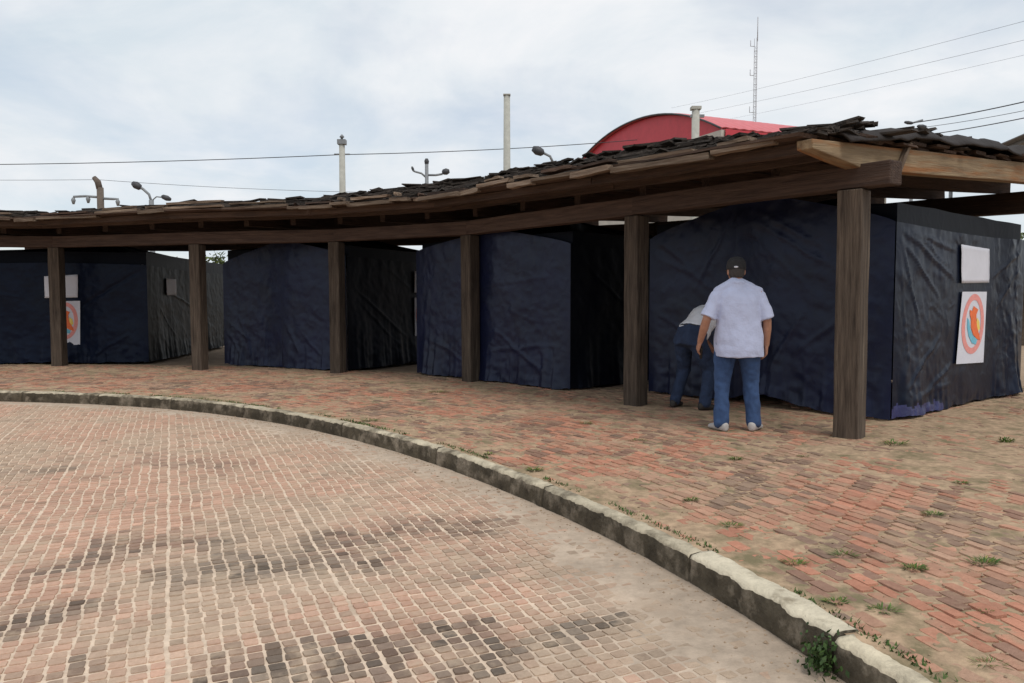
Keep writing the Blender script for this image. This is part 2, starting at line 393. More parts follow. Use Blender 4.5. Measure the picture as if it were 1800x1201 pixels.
# patches where the red shows through, where it is grey, where dirt lies
def dirt_z(p):
    th = math.atan2(p.y - CY, p.x - CX); s = math.hypot(p.x - CX, p.y - CY) - kr(th)
    d = .0 + .5 * fbm((p.x * .75, p.y * .75, 21)) + .5 * fbm((p.x * 3.1, p.y * 3.1, 4)) + .42 * fbm((p.x * 9, p.y * 9, 14)) + .3 * fbm((p.x * 24, p.y * 24, 15))
    d += .55 * math.exp(-((s - .12) / .38) ** 2)           # banked against the kerb
    d += .35 * max(0, min(1, (s - 2.0) / 1.0)) - .12        # trodden dust at the tents
    if p.x > 3.2: d += .25 * min(1, (p.x - 3.2) / .8)
    return KZ - .0045 + max(-.006, min(.0085, .011 * d)) + .0012 * fbm((p.x * 14, p.y * 14, 2))
V, F, idx = [], [], {}
dth, ds = .0024, .028
def pv(i, j):
    if (i, j) not in idx:
        p = pol(TH0 + i * dth, .06 + j * ds); p.z = dirt_z(p); idx[(i, j)] = len(V); V.append(tuple(p))
    return idx[(i, j)]
for i in range(int((TH1 - TH0) / dth)):
    th = TH0 + i * dth; sm = 9.5 if th < R(46) else 4.4
    for j in range(int(sm / ds)):
        if not inview(pol(th, .06 + j * ds, KZ), 300, 200): continue
        F.append((pv(i, j), pv(i, j + 1), pv(i + 1, j + 1), pv(i + 1, j)))
link('dirt_cover', mesh('dirt_cover', V, F), M_dirt, pave, smooth=True)
BL, BW = .15, .078
bricks = []
for j in range(int(9.4 / BW)):
    s = .17 + j * BW; rad = 10.8 + s; dt = BL / rad
    n = int((TH1 - TH0) / dt)
    for i in range(n):
        th = TH0 + (i + .5 * (j % 2)) * dt
        if th > R(46) and s > 4.3: continue
        c = pol(th, s, 0)
        if inview(c + Vector((0, 0, KZ)), 280, 170): bricks.append((c, th))
def brick_col(c):
    b = fbm((c.x * .9 + 7, c.y * .9, 9)); b2 = fbm((c.x * 2.1, c.y * 2.1, 31))
    red, pale, grey = Vector((.54, .255, .17)), Vector((.50, .315, .22)), Vector((.21, .16, .125))
    f = max(0, min(1, .62 + 1.3 * b + random.uniform(-.3, .3)))
    col = red * f + pale * (1 - f)
    if b2 + random.uniform(-.25, .25) > .20: col = col * .35 + grey * .65
    if random.random() < .10: col = col * .5 + grey * .5
    return tuple(col * random.uniform(.8, 1.12))
vis = [q for q in bricks if inview(q[0] + Vector((0, 0, KZ)), 0, 0)]
big300 = set(id(q) for q in sorted(vis, key=lambda q: q[0].length)[:300])
VS, FS, CS = [], [], []
for q in bricks:
    c, th = q; ax, ay = Vector((-math.sin(th), math.cos(th), 0)), Vector((math.cos(th), math.sin(th), 0))
    args = dict(h=random.uniform(-.007, .003), col=brick_col(c), z0=KZ, rnd=.16, tilt=.002, jit=.05, bev=.07)
    a, b = BL * .475 * random.uniform(.95, 1), BW * .45
    if id(q) in big300:
        v, f, cc = [], [], []; args['z0'] = 0
        piece(v, f, cc, Vector((0, 0, 0)), ax, ay, a, b, **args)
        o = link('brick', mesh('brick', v, f, cc), M_brick, pave); o.location = (c.x, c.y, KZ)
    else: piece(VS, FS, CS, c, ax, ay, a, b, **args)
link('brick_field', mesh('brick_field', VS, FS, CS), M_brick, pave, kind='stuff')

# kerb of cast concrete lengths
kerb = bpy.data.objects.new('kerb', None); COL.objects.link(kerb); kerb['kind'] = 'structure'
def th_at(px, py): p = at(px, py); return math.atan2(p.y - CY, p.x - CX)
cuts = [R(-4), th_at(1475, 1118), th_at(1205, 977), th_at(955, 857), th_at(760, 790), th_at(600, 745), th_at(430, 714), th_at(300, 701)]
while cuts[-1] < R(118): cuts.append(cuts[-1] + .115)
for k, (a, b) in enumerate(zip(cuts, cuts[1:])):
    pale = k in (1,); n = max(6, int((b - a) * 10.8 / .02)); V, F, mi = [], [], []
    wtop = .14 if pale else .105; zt = KZ + (.012 if pale else (.003 if k == 0 else random.uniform(.004, .010)))
    ga, gb = a + .0008, b - .0008
    prof = [(.0, -.06), (-.006, .04), (.0, .085), (.004, zt - .022), (.018, zt - .004), (.06, zt), (wtop - .02, zt), (wtop, zt - .012), (wtop + .004, .06)]
    for i in range(n + 1):
        th = ga + (gb - ga) * i / n
        for m_, (s, z) in enumerate(prof):
            p = pol(th, s, z); q = fbm((p.x * 7, p.y * 7, z * 9 + 3)); q2 = fbm((p.x * 22, p.y * 22, z * 25))
            edge = 1.6 if m_ in (3, 4) else 1
            rr = pol(th, s + .008 * q * edge + .003 * q2, z + (0 if z < 0 else (.003 * q2 + .004 * q) * edge)); V.append(rr)
    m_ = len(prof)
    for i in range(n):
        for q in range(m_ - 1):
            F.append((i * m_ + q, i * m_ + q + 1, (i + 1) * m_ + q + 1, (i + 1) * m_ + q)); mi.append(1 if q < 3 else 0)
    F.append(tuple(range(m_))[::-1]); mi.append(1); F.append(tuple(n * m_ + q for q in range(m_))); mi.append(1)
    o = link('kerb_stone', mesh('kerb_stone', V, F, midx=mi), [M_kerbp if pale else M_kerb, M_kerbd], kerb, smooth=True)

# ---------------------------------------------------------------- pavilion
PPX = [(105, 643), (352, 650), (595, 655), (828, 670), (1117, 712), (1492, 768)]
P = [at(*q) for q in PPX]; P = [Vector((-11.75, 14.45, KZ))] + P
NP = len(P)
pav = thing('pavilion', 'long curved timber shelter with square posts and a ragged board roof', 'shelter', (P[3].x, P[3].y, KZ))
def child(o):
    o.parent = pav; o.matrix_parent_inverse = Matrix.Translation(-pav.location); return o
BN = []
for k in range(NP - 1):
    d = (P[k + 1] - P[k]).normalized(); BN.append(Vector((-d.y, d.x, 0)))
RD = [BN[0]] + [(BN[k - 1] + BN[k]).normalized() / max(.8, (BN[k - 1] + BN[k]).length / 2) for k in range(1, NP - 1)] + [BN[-1]]
ZB, BH = 2.42, .215                                   # beam underside, depth
def tip(k, t): return P[k] + RD[k] * t
EZ = [2.83, 2.84, 2.885, 2.89, 2.87, 2.80, 2.76]         # eave underside over each post
def roofz(k, t): return EZ[k] + .06 * (t + .9)
for k in range(NP):
    rz = math.atan2(RD[k].y, RD[k].x) + R(random.uniform(-3, 3)) + (R(9) if k == NP - 1 else 0)
    hw = .105 if k < NP - 1 else .112; n = 7; V, F = [], []
    lean = Vector((random.uniform(-.012, .012), random.uniform(-.01, .01), 0)) if k < NP - 1 else Vector((-.012, 0, 0))
    H = ZB - KZ
    for i in range(n + 1):
        z = H * i / n
        for sx, sy in ((-1, -1), (1, -1), (1, 1), (-1, 1)):
            V.append((sx * hw + random.uniform(-.004, .004) + lean.x * i / n, sy * hw + random.uniform(-.004, .004) + lean.y * i / n, z - (.03 if i == 0 else 0)))
    for i in range(n):
        for q in range(4): F.append((i * 4 + q, i * 4 + (q + 1) % 4, i * 4 + 4 + (q + 1) % 4, i * 4 + 4 + q))
    F += [(3, 2, 1, 0), (n * 4, n * 4 + 1, n * 4 + 2, n * 4 + 3)]
    o = link('post', mesh('post', V, F), M_post); o.location = P[k]; o.rotation_euler = (0, 0, rz)
    md = o.modifiers.new('bevel', 'BEVEL'); md.width = .012; md.segments = 2; md.limit_method = 'ANGLE'
    child(o)
REAR = 5.5
for k in range(NP):                                    # rear posts
    q = tip(k, REAR); zt = roofz(k, REAR) - .52
    o = board('post', (q.x, q.y, KZ - .03), (q.x, q.y, zt), .2, .2, M_post, None, 6, .004, up=(RD[k].x, RD[k].y, 0), bev=.012); child(o)
for k in range(NP - 1):                                # front and rear beams
    d = (P[k + 1] - P[k]).normalized()
    a = P[k] + d * (.0 if k else -.5); b = P[k + 1] + d * (.36 if k == NP - 2 else .0)
    zz = ZB + BH / 2 + .002 * k
    o = board('beam', (a.x, a.y, zz), (b.x + d.x * .02, b.y + d.y * .02, zz), .19, BH - .004 * (k % 2), M_beam, None, 8, .004, bev=.014); child(o)
    a, b = tip(k, REAR), tip(k + 1, REAR); za_, zb_ = roofz(k, REAR) - .37, roofz(k + 1, REAR) - .37
    o = board('beam', (a.x, a.y, za_), (b.x, b.y, zb_),   .18, .30 - .004 * (k % 2), M_beam, None, 6, .004, bev=.012); child(o)
def lerp_k(k, f, t):
    p = tip(k, t).lerp(tip(k + 1, t), f); z = roofz(k, t) * (1 - f) + roofz(k + 1, t) * f; return Vector((p.x, p.y, z))
for k in range(NP - 1):                                # rafters
    for f in (0, .34, .67):
        a, b = lerp_k(k, f, .10), lerp_k(k, f, 5.85)
        o = board('rafter', a - Vector((0, 0, .108)), b - Vector((0, 0, .108)), .10, .20, M_beam, None, 7, .005); child(o)
e = (P[-1] - P[-2]).normalized() * .03
a, b = lerp_k(NP - 2, 1, -.86) + e, lerp_k(NP - 2, 1, 5.9) + e
def nose(t, aa, h):                                    # end rafter, cut to a nose at the eave
    k = max(0, 1 - t / .12)
    return aa, h * (1 - .62 * k), h * .62 * k
o = board('rafter', a - Vector((0, 0, .102)), b - Vector((0, 0, .102)), .15, .225, M_tan, None, 16, .004, taper=nose, bev=.01); child(o)
o['label'] = 'tan timber end rafter'
# pale stick nailed on the end rafter, and a peg
n6 = e.normalized()
q0 = lerp_k(NP - 2, 1, .52) + n6 * .125 - Vector((0, 0, .215)); q1 = lerp_k(NP - 2, 1, .72) + n6 * .125 + Vector((0, 0, .06))
o = board('brace', q0, q1, .035, .07, M_fasc, None, 3, .004, up=n6); child(o)
for k in range(NP - 1):                                # purlins under the overhang
    for t, hh in ((-.34, .12), (-.70, .09)):
        a, b = lerp_k(k, 0, t), lerp_k(k, 1, t); zo = Vector((0, 0, hh / 2 + .002 * (k % 2)))
        o = board('purlin', a - zo, b - zo, .11, hh - .004 * (k % 2), M_plank, None, 7, .008); child(o)
# boards of the roof
ROW = .25
for k in range(NP - 1):
    for r in range(28):
        t = -.84 + r * ROW
        f0 = random.uniform(-.03, .02); f1 = 1 + random.uniform(-.02, .03) + (random.uniform(.02, .05) if k == NP - 2 and r > 2 else 0)
        if k == NP - 2 and r <= 2: f1 = 1 + random.uniform(0, .03)
        a, b = lerp_k(k, f0, t), lerp_k(k, f1, t + random.uniform(-.03, .03))
        up = Vector((0, 0, .03 + (.026 if r % 2 else 0) + random.uniform(0, .008) + (.004 * (k % 2))))
        o = board('roof_board', a + up, b + up, ROW * random.uniform(1.0, 1.16), random.uniform(.022, .032), M_plank, None, 6, .007, roll=random.uniform(-.03, .03))
        o.parent = pav; o.matrix_parent_inverse = Matrix.Translation(-pav.location)
    # lighter edge boards along the eave, broken in lengths
    f = -.02
    while f < .99:
        ln = random.uniform(.14, .5); f2 = min(1.02 if k < NP - 2 else 1.0, f + ln)
        if f2 - f > .08:
            tt = -.97 + random.uniform(-.04, .05); zo = .035 + random.uniform(-.035, .04); tw = random.uniform(-.03, .03)
            o = board('edge_board', lerp_k(k, f, tt) + Vector((0, 0, zo)), lerp_k(k, f2, tt + random.uniform(-.04, .04)) + Vector((0, 0, zo + tw)), random.uniform(.05, .12), random.uniform(.035, .07), M_fasc, None, 4, .006)
            o.parent = pav; o.matrix_parent_inverse = Matrix.Translation(-pav.location)
            if random.random() < .75:
                zo2 = zo + .06 + random.uniform(0, .03); tt += random.uniform(.02, .12)
                o = board('edge_board', lerp_k(k, f + .03, tt) + Vector((0, 0, zo2)), lerp_k(k, f2 - random.uniform(0, .1), tt) + Vector((0, 0, zo2 + tw)), random.uniform(.08, .16), random.uniform(.025, .045), random.choice((M_fasc, M_plank)), None, 4, .006)
                o.parent = pav; o.matrix_parent_inverse = Matrix.Translation(-pav.location)
        f = f2 + random.uniform(-.01, .012)
# old shingles heaped on the boards
def stack(k, f):                                       # thickness of the heap along the roof
    s = (k + f) / (NP - 1)
    return .15 + .05 * max(0, min(1, (s - .2) / .3)) + .10 * max(0, min(1, (s - .5) / .18)) - .15 * max(0, min(1, (s - .88) / .07))
VS, FS = [], []
cnt = 0
def shard(k, f, t, z, ln, wd, th, ang, tl, obj):
    c = lerp_k(k, f, t) + Vector((0, 0, z)); d = (lerp_k(k, min(1.1, f + .05), t) - lerp_k(k, f - .05, t)); d.z *= .5
    d.normalize(); d = Matrix.Rotation(ang, 3, 'Z') @ d; d.z += tl
    if obj:
        o = board('shingle', c - d * ln / 2, c + d * ln / 2, wd, th, M_dark, None, 3, .008, roll=random.uniform(-.15, .1))
        o.parent = pav; o.matrix_parent_inverse = Matrix.Translation(-pav.location)
    else:
        x = d.normalized(); y = Vector((0, 0, 1)).cross(x).normalized(); zz = x.cross(y); y = (y + zz * random.uniform(-.3, .3)); b = len(VS)
        for sz in (-1, 1):
            for sx, sy in ((-1, -1), (1, -1), (1, 1), (-1, 1)):
                VS.append(c + x * (sx * ln / 2 * random.uniform(.85, 1)) + y * (sy * wd / 2 * random.uniform(.8, 1)) + zz * (sz * th / 2))
        FS.extend([tuple(b + q for q in fc) for fc in ((3, 2, 1, 0), (4, 5, 6, 7), (0, 1, 5, 4), (1, 2, 6, 5), (2, 3, 7, 6), (3, 0, 4, 7))])
for k in range(NP - 1):
    for _ in range(46):
        f = random.uniform(0, .95); t = -.72 + 2.2 * random.random() ** 1.6; h = stack(k, f)
        lift = max(0, min(1, (t + .75) / .5))
        shard(k, f, t, .075 + h * .75 * lift * random.random(), random.uniform(.5, 1.3), random.uniform(.12, .24), random.uniform(.018, .03), random.uniform(-.12, .12), random.uniform(-.03, .03), True)
    for _ in range(430 if k < 3 else 1250):
        f = random.uniform(0, 1.0); t = -.66 + 3.2 * random.random() ** 1.5; h = stack(k, f)
        lift = max(.12, min(1, (t + .7) / .55))
        q = proj(lerp_k(k, f, t))
        if q and 1203 < q[0] < 1240 and t > -.2: continue
        shard(k, f, t, .07 + h * lift * (random.uniform(.2, 1) if k < 3 else random.random() ** .6), random.uniform(.12, .5), random.uniform(.08, .2), random.uniform(.012, .03), random.uniform(-.5, .5), random.uniform(-.12, .12), False)
o = link('loose_shingles', mesh('loose_shingles', VS, FS), M_dark, kind='stuff'); o.parent = pav; o.matrix_parent_inverse = Matrix.Translation(-pav.location)
# dark felt heaped over the end bay
V, F = [], []; nu, nv = 40, 40
for i in range(nu + 1):
    for j in range(nv + 1):
        f = .60 + .475 * i / nu; t = -.42 + 6.4 * j / nv
        u_, v_ = i / nu, j / nv
        prof = (1 - (2 * v_ - 1) ** 4) * .75 + .25 * min(1, v_ * 5)
        h = .085 + .13 * prof * min(1, (u_ + .02) * 4) * (1 - .35 * max(0, (v_ - .3) / .7)) - .10 * max(0, (u_ - .93) / .07)
        p = lerp_k(NP - 2, f + .015 * fbm((t * 3, 1, 1)), t + .05 * fbm((f * 18, 7, t)))
        p.z += h + .035 * fbm((p.x * 2.2, p.y * 2.2, 1)); V.append(p)
for i in range(nu):
    for j in range(nv):
        a = i * (nv + 1) + j; F.append((a, a + nv + 1, a + nv + 2, a + 1))
o = link('felt_cover', mesh('felt_cover', V, F), M_felt, smooth=True); o.parent = pav; o.matrix_parent_inverse = Matrix.Translation(-pav.location)
md = o.modifiers.new('solid', 'SOLIDIFY'); md.thickness = .02

# ---------------------------------------------------------------- tents
def panel(name, p0, p1, top, bot, out, m, parent, amp=.035, creases=(), seed=0, cw=.6, flare=.05, damp=(), res=.028, hem=None):
    """tarp wall p0->p1; top(u), bot(u) give heights over the pavement; creases are (u0,v0,u1,v1,width,height)"""
    W = (p1 - p0).length; nu = int(W / res); nv = int(2.2 / res); V, F, mi = [], [], []
    for i in range(nu + 1):
        u = i / nu; tp, bt = top(u), bot(u)
        for j in range(nv + 1):
            v = j / nv; z = bt + (tp - bt) * v; x = u * W
            low = 1 + 1.3 * (1 - v) ** 2
            d = amp * (.55 * fbm((x * .6 + seed, z * .5, seed), 2) + (.16 * fbm((x * 2.6 + z * 1.1, z * 2.4 - x * .6, seed + 5), 3) + .12 * abs(fbm((x * 4 + z, z * 6, seed + 9), 3))) * low)
            d += .10 * amp * math.sin(x * 16 + 3 * fbm((x, z, seed))) * (v ** 2)
            for (cu, cv, eu, ev, wd, hh) in creases:
                ax, az, bx, bz = cu * W, cv * tp, eu * W, ev * tp
                dx, dz = bx - ax, bz - az; L2 = dx * dx + dz * dz
                t = ((x - ax) * dx + (z - az) * dz) / L2
                if -.05 < t < 1.05:
                    q = ((x - ax) * dz - (z - az) * dx) / math.sqrt(L2) + .03 * fbm((t * 3, seed, cu * 9), 2)
                    d += hh * .7 * math.exp(-(q / (wd * cw)) ** 2) * max(0, math.sin(math.pi * max(0, min(1, t)))) ** .5
            for (u0, v0, u1, v1) in damp:
                if u0 < u < u1 and v0 < v < v1: d *= 1 - .9 * min(1, (u - u0) / .05, (u1 - u) / .05, (v - v0) / .05, (v1 - v) / .05)
            dk = 1
            for (u0, v0, u1, v1) in damp:
                if u0 < u < u1: dk = 1 - .85 * min(1, (u - u0) / .05, (u1 - u) / .05)
            e = min(u, 1 - u) * W; ek = min(1, e / .22); d *= ek
            fl = dk * ek * flare * (1 - v) ** 5 * (1 + 1.2 * fbm((x * 2.4, seed, 2)))
            V.append(p0 + (p1 - p0) * u + out * (d + fl) + Vector((0, 0, z + (.02 * fbm((x * 3, seed, 4)) if j == 0 else 0))))
    for i in range(nu):
        for j in range(nv):
            a = i * (nv + 1) + j; F.append((a, a + nv + 1, a + nv + 2, a + 1))
            mi.append(1 if hem and (j / nv) < hem(i / nu) else 0)
    return link(name, mesh(name, V, F, midx=mi), [m, M_blue] if hem else m, parent, smooth=True)
def rel(o, root):                                        # panel built in world space -> child of root
    o.parent = root; o.matrix_parent_inverse = Matrix.Translation(-root.location); return o
def canopy(name, cs, zc, zp, root, m, drop, over=-.025):
    """pyramid tent top over four corners, sagging, with a valance"""
    c = sum(cs, Vector()) / 4; V, F = [], []; n = 8; K = 10
    ring = []
    for q in range(4):
        a, b = cs[q], cs[(q + 1) % 4]
        for i in range(n): ring.append(a.lerp(b, i / n))
    m_ = len(ring)
    for j in range(K + 1):
        v = j / K
        for i, p in enumerate(ring):
            q = c + (p - c) * ((1 - v) * (1 + over))
            z = zc + (zp - zc) * v - .10 * math.sin(math.pi * v) * (1 - .6 * (1 if i % n == 0 else 0)) + .012 * fbm((p.x * 2, p.y * 2, v * 4))
            V.append(Vector((q.x, q.y, KZ + z)))
    for j in range(K):
        for i in range(m_): F.append((j * m_ + i, j * m_ + (i + 1) % m_, (j + 1) * m_ + (i + 1) % m_, (j + 1) * m_ + i))
    b = len(V)
    for i, p in enumerate(ring):
        q = c + (p - c) * (1 + over); V.append(Vector((q.x, q.y, KZ + zc - drop + .012 * math.sin(i * 2.1))))
    for i in range(m_): F.append((b + i, b + (i + 1) % m_, (i + 1) % m_, i))
    return rel(link(name, mesh(name, V, F), m), root)
def tent(label, FL, FR, depth, hl, hr, hp, zp, mats, seams=(), kfront=(), kside=(), seed=0, dside=(), dfront=(), hemside=None, botf=None, sfront=.5, zc=2.24):
    d = (FR - FL).normalized(); bk = Vector((-d.y, d.x, 0)); BR, BL_ = FR + bk * depth, FL + bk * depth
    root = thing('canopy_tent', label, 'tent', tuple((FL + FR) / 2 + bk * depth / 2), 0, 'tarp-walled canopy tents under the shelter')
    pk = sfront
    ftop = lambda u: (hl + (hp - hl) * (u / pk) ** .8) if u < pk else (hr + (hp - hr) * ((1 - u) / (1 - pk)) ** .8)
    botf = botf or (lambda u: .015 + .02 * abs(fbm((u * 5, seed, 1))))
    cuts = [0] + list(seams) + [1]
    for a, b in zip(cuts, cuts[1:]):
        p0, p1 = FL.lerp(FR, a), FL.lerp(FR, b + (.02 if b < 1 else 0))
        off = -bk * (.03 if a > 0 else 0)
        g = lambda u, a=a, b=b: ftop(a + (b - a) * u); h = lambda u, a=a, b=b: botf(a + (b - a) * u)
        rel(panel('front_panel', p0 + off, p1 + off, g, h, -bk, mats[0], None, .04, [c for c in kfront if c[6] == a] and [c[:6] for c in kfront if c[6] == a], seed + a * 7, damp=dfront), root)
    sb = lambda u: .02 + .025 * abs(fbm((u * 4, seed, 7)))
    rel(panel('side_panel', FR, BR, lambda u: hr - .03 * math.sin(math.pi * u), sb, d, mats[1], None, .035, kside, seed + 3, damp=dside, hem=hemside), root)
    rel(panel('side_panel', BL_, FL, lambda u: hl, sb, -d, mats[1], None, .035, (), seed + 6, res=.06), root)
    rel(panel('back_panel', BR, BL_, lambda u: hr, sb, bk, mats[1], None, .03, (), seed + 8, res=.08), root)
    canopy('canopy', [FL + bk * .05, FR + bk * .05, BR, BL_], zc, zp, root, mats[2], zc - min(hl, hr) + .12)
    for q in (FL + d * .12 + bk * .12, FR - d * .12 + bk * .12, BR - d * .12 - bk * .12, BL_ + d * .12 - bk * .12):
        rel(tube_obj('leg', [q, q + Vector((0, 0, 2.0))], .018, M_metal), root)
    return root, d, bk
v3 = lambda q: Vector((q.x, q.y, KZ))
Al, Ar = v3(at(1140, 690)), v3(at(1567, 741)); Bl, Br = v3(at(733, 657)), v3(at(1002, 687))
Cl, Cr = v3(at(395, 641)), v3(at(612, 653)); Dr = v3(at(262, 638)); Dl = Dr - Vector((.9962, .087, 0)) * 3.7
kA = [(.02, .98, .42, .72, .03, .03), (.02, .93, .30, .62, .025, .022), (.03, .98, .6, .86, .03, .022), (.02, .95, .16, .45, .02, .02), (.02, .9, .09, .2, .018, .016), (.06, .16, .30, .42, .022, .03),
      (.18, .10, .47, .31, .022, .03), (.10, .12, .55, .14, .02, .018), (.05, .75, .14, .55, .016, .016), (.98, .95, .62, .70, .03, .022), (.2, .6, .36, .5, .018, .012), (.97, .85, .7, .5, .022, .014), (.08, .98, .35, .80, .018, .018)]
hemA = lambda u: max(0, .05 - .06 * u + .03 * fbm((u * 9, 2, 2)) + .012 * fbm((u * 40, 5, 2))) if u < .32 else 0
botA = lambda u: .02 + (.13 * math.exp(-((u - .55) / .13) ** 2)) + .02 * abs(fbm((u * 6, 3, 1)))
kfA = [(.1, .95, .5, .7, .03, .02, 0), (.1, .85, .8, .55, .03, .018, 0), (.9, .95, .5, .6, .03, .02, 0), (.1, .5, .7, .25, .03, .02, 0),
       (.05, .95, .6, .8, .025, .018, .42), (.05, .9, .7, .7, .03, .018, .42), (.05, .86, .5, .6, .02, .016, .42), (.9, .6, .4, .25, .03, .02, .42), (.5, .5, .2, .1, .03, .02, .42)]
tA, dA, bA = tent('navy tarp tent behind the two men, its charcoal side carrying a white sheet and poster', Al, Ar, 3.9, 2.10, 2.09, 2.55, 2.66, (M_navy, M_char, M_blk), seams=(.42,), kfront=kfA, kside=kA, seed=1.3,
                  zc=2.30, dside=((.36, .02, .75, .97),), hemside=hemA, botf=botA)
kfB = [(.1, .3, .4, .1, .03, .025, 0), (.55, .35, .85, .12, .035, .03, 0), (.5, .2, .95, .3, .03, .02, 0), (.6, .5, .9, .42, .02, .012, 0), (.45, .6, .9, .75, .02, .012, 0)]
tB, dB, bB = tent('navy tarp tent with a peaked front wall between two shelter posts and a black side', Bl, Br, 3.9, 2.10, 2.06, 2.36, 2.66, (M_navy, M_blk, M_blk), kfront=kfB, seed=4.1, sfront=.55,
                  kside=[(.05, .9, .5, .4, .03, .02), (.3, .6, .8, .2, .03, .02)])
kfC = [(.1, .3, .35, .05, .03, .03, 0), (.3, .4, .5, .05, .03, .03, 0), (.1, .4, .5, .2, .03, .02, 0), (.1, .35, .3, .1, .04, .03, .5), (.3, .3, .7, .1, .03, .025, .5)]
tC, dC, bC = tent('navy tarp tent with a two-piece front and a black side holding a half-hidden poster', Cl, Cr, 3.6, 1.98, 2.06, 2.40, 2.66, (M_navy, M_blk, M_blk), seams=(.5,), kfront=kfC, seed=7.7,
                  kside=[(.05, .75, .5, .25, .025, .025), (.1, .6, .45, .15, .02, .02), (.3, .95, .7, .6, .02, .015)])
kfD = [(.62, .55, .98, .95, .04, -.03, 0), (.0, .75, .35, .66, .03, .02, 0), (.9, .3, .7, .06, .04, .025, 0)]
tD, dD, bD = tent('grey-navy tarp tent whose front wall carries a white sheet and poster, olive side', Dl, Dr, 5.6, 1.98, 1.98, 2.02, 2.62, (M_char, M_olive, M_blk), kfront=kfD, seed=9.9,
                  kside=[(.15, .78, .6, .5, .02, .03), (.1, .6, .3, .2, .02, .02)])

# ---------------------------------------------------------------- paper sheets and posters
def quad_on(px, p, n, lift):
    return [onplane(x, y, p, n) + n * lift for x, y in px]
def sheet(name, c4, label, cat, group=None, curl=.006):
    V, F = [], []; n = 10
    nrm = (c4[1] - c4[0]).cross(c4[3] - c4[0]).normalized()
    for i in range(n + 1):
        for j in range(n + 1):
            p = c4[0].lerp(c4[1], i / n).lerp(c4[3].lerp(c4[2], i / n), j / n)
            V.append(p + nrm * curl * fbm((p.x * 3, p.y * 3, p.z * 3)))
    for i in range(n):
        for j in range(n):
            a = i * (n + 1) + j; F.append((a, a + n + 1, a + n + 2, a + 1))
    o = link(name, mesh(name, V, F), M_paper, smooth=True); md = o.modifiers.new('solid', 'SOLIDIFY'); md.thickness = .002
    return tag(o, label, cat, group)
def poster(c4, label, nout):
    root = thing('poster', label, 'poster', tuple(c4[3]), 0)
    A = lambda x, y, l: c4[0].lerp(c4[1], x).lerp(c4[3].lerp(c4[2], x), y) + nout * l     # x right, y down in 0..1
    V = [A(x, y, l) for l in (-.002, 0) for x, y in ((0, 0), (1, 0), (1, 1), (0, 1))]
    rel(link('poster_sheet', mesh('poster_sheet', V, [(3, 2, 1, 0), (4, 5, 6, 7), (0, 1, 5, 4), (1, 2, 6, 5), (2, 3, 7, 6), (3, 0, 4, 7)]), M_paper), root)
    n = 40; V, F = [], []
    for k in range(n):
        t = 2 * math.pi * k / n
        V += [A(.5 + .43 * math.cos(t), .45 + .42 * math.sin(t), .003), A(.5 + .30 * math.cos(t), .45 + .335 * math.sin(t), .003)]
    F = [(2 * k, 2 * ((k + 1) % n), 2 * ((k + 1) % n) + 1, 2 * k + 1) for k in range(n)]
    rel(link('emblem_ring', mesh('emblem_ring', V, F), M_pink), root)
    def flat(nm, pts, m, l): rel(link(nm, mesh(nm, [A(x, y, l) for x, y in pts], [tuple(range(len(pts)))]), m), root)
    flat('emblem_swoosh', [(.26, .36), (.34, .40), (.40, .52), (.52, .62), (.68, .66), (.66, .74), (.50, .72), (.36, .62), (.28, .50)], M_cyan, .0045)
    flat('emblem_flare', [(.64, .36), (.74, .42), (.78, .52), (.70, .56), (.62, .48)], M_yel, .0045)
    flat('emblem_shape', [(.33, .25), (.42, .27), (.47, .20), (.55, .22), (.66, .25), (.60, .32), (.62, .42), (.66, .50), (.76, .60), (.80, .68), (.66, .66), (.52, .60), (.42, .50), (.40, .38), (.34, .32)], M_org, .006)
    return root
nA = dA
qa = quad_on([(1686, 430), (1735, 438), (1735, 497), (1686, 498)], Ar, nA, .024)
sheet('paper_sheet', qa, 'blank white sheet taped above the poster on the tent beside the men', 'sheet', 'blank sheets on the tents')
qa = quad_on([(1688, 513), (1731, 513), (1725, 637), (1677, 640)], Ar, nA, .024)
poster(qa, 'white poster with a pink oval emblem on the charcoal tent side beside the men', nA)
nD = -bD
qd = quad_on([(79, 486), (138, 483), (138, 523), (80, 524)], Dr, nD, .03)
sheet('paper_sheet', qd, 'blank white sheet taped above the poster on the grey-navy tent', 'sheet', 'blank sheets on the tents')
qd = quad_on([(90, 530), (142, 529), (142, 606), (91, 607)], Dr, nD, .03)
poster(qd, 'white poster with an oval emblem, half hidden behind a shelter post', nD)
def on_side(Fr, bk, n, t0, t1, z0, z1, lift):
    return [Fr + bk * t + n * lift + Vector((0, 0, z)) for t, z in ((t0, z1), (t1, z1), (t1, z0), (t0, z0))]
sheet('paper_sheet', on_side(Cr, bC, dC, 2.02, 2.5, 1.42, 1.85, .04), 'blank white sheet on the black tent side, mostly hidden by the next tent', 'sheet', 'blank sheets on the tents')
poster(on_side(Cr, bC, dC, 2.02, 2.48, .55, 1.32, .04), 'emblem poster on the black tent side, mostly hidden by the next tent', dC)
sheet('paper_sheet', on_side(Dr, bD, dD, 1.0, 1.6, 1.38, 1.74, .03), 'small faded sheet high on the olive tarp side', 'sheet')

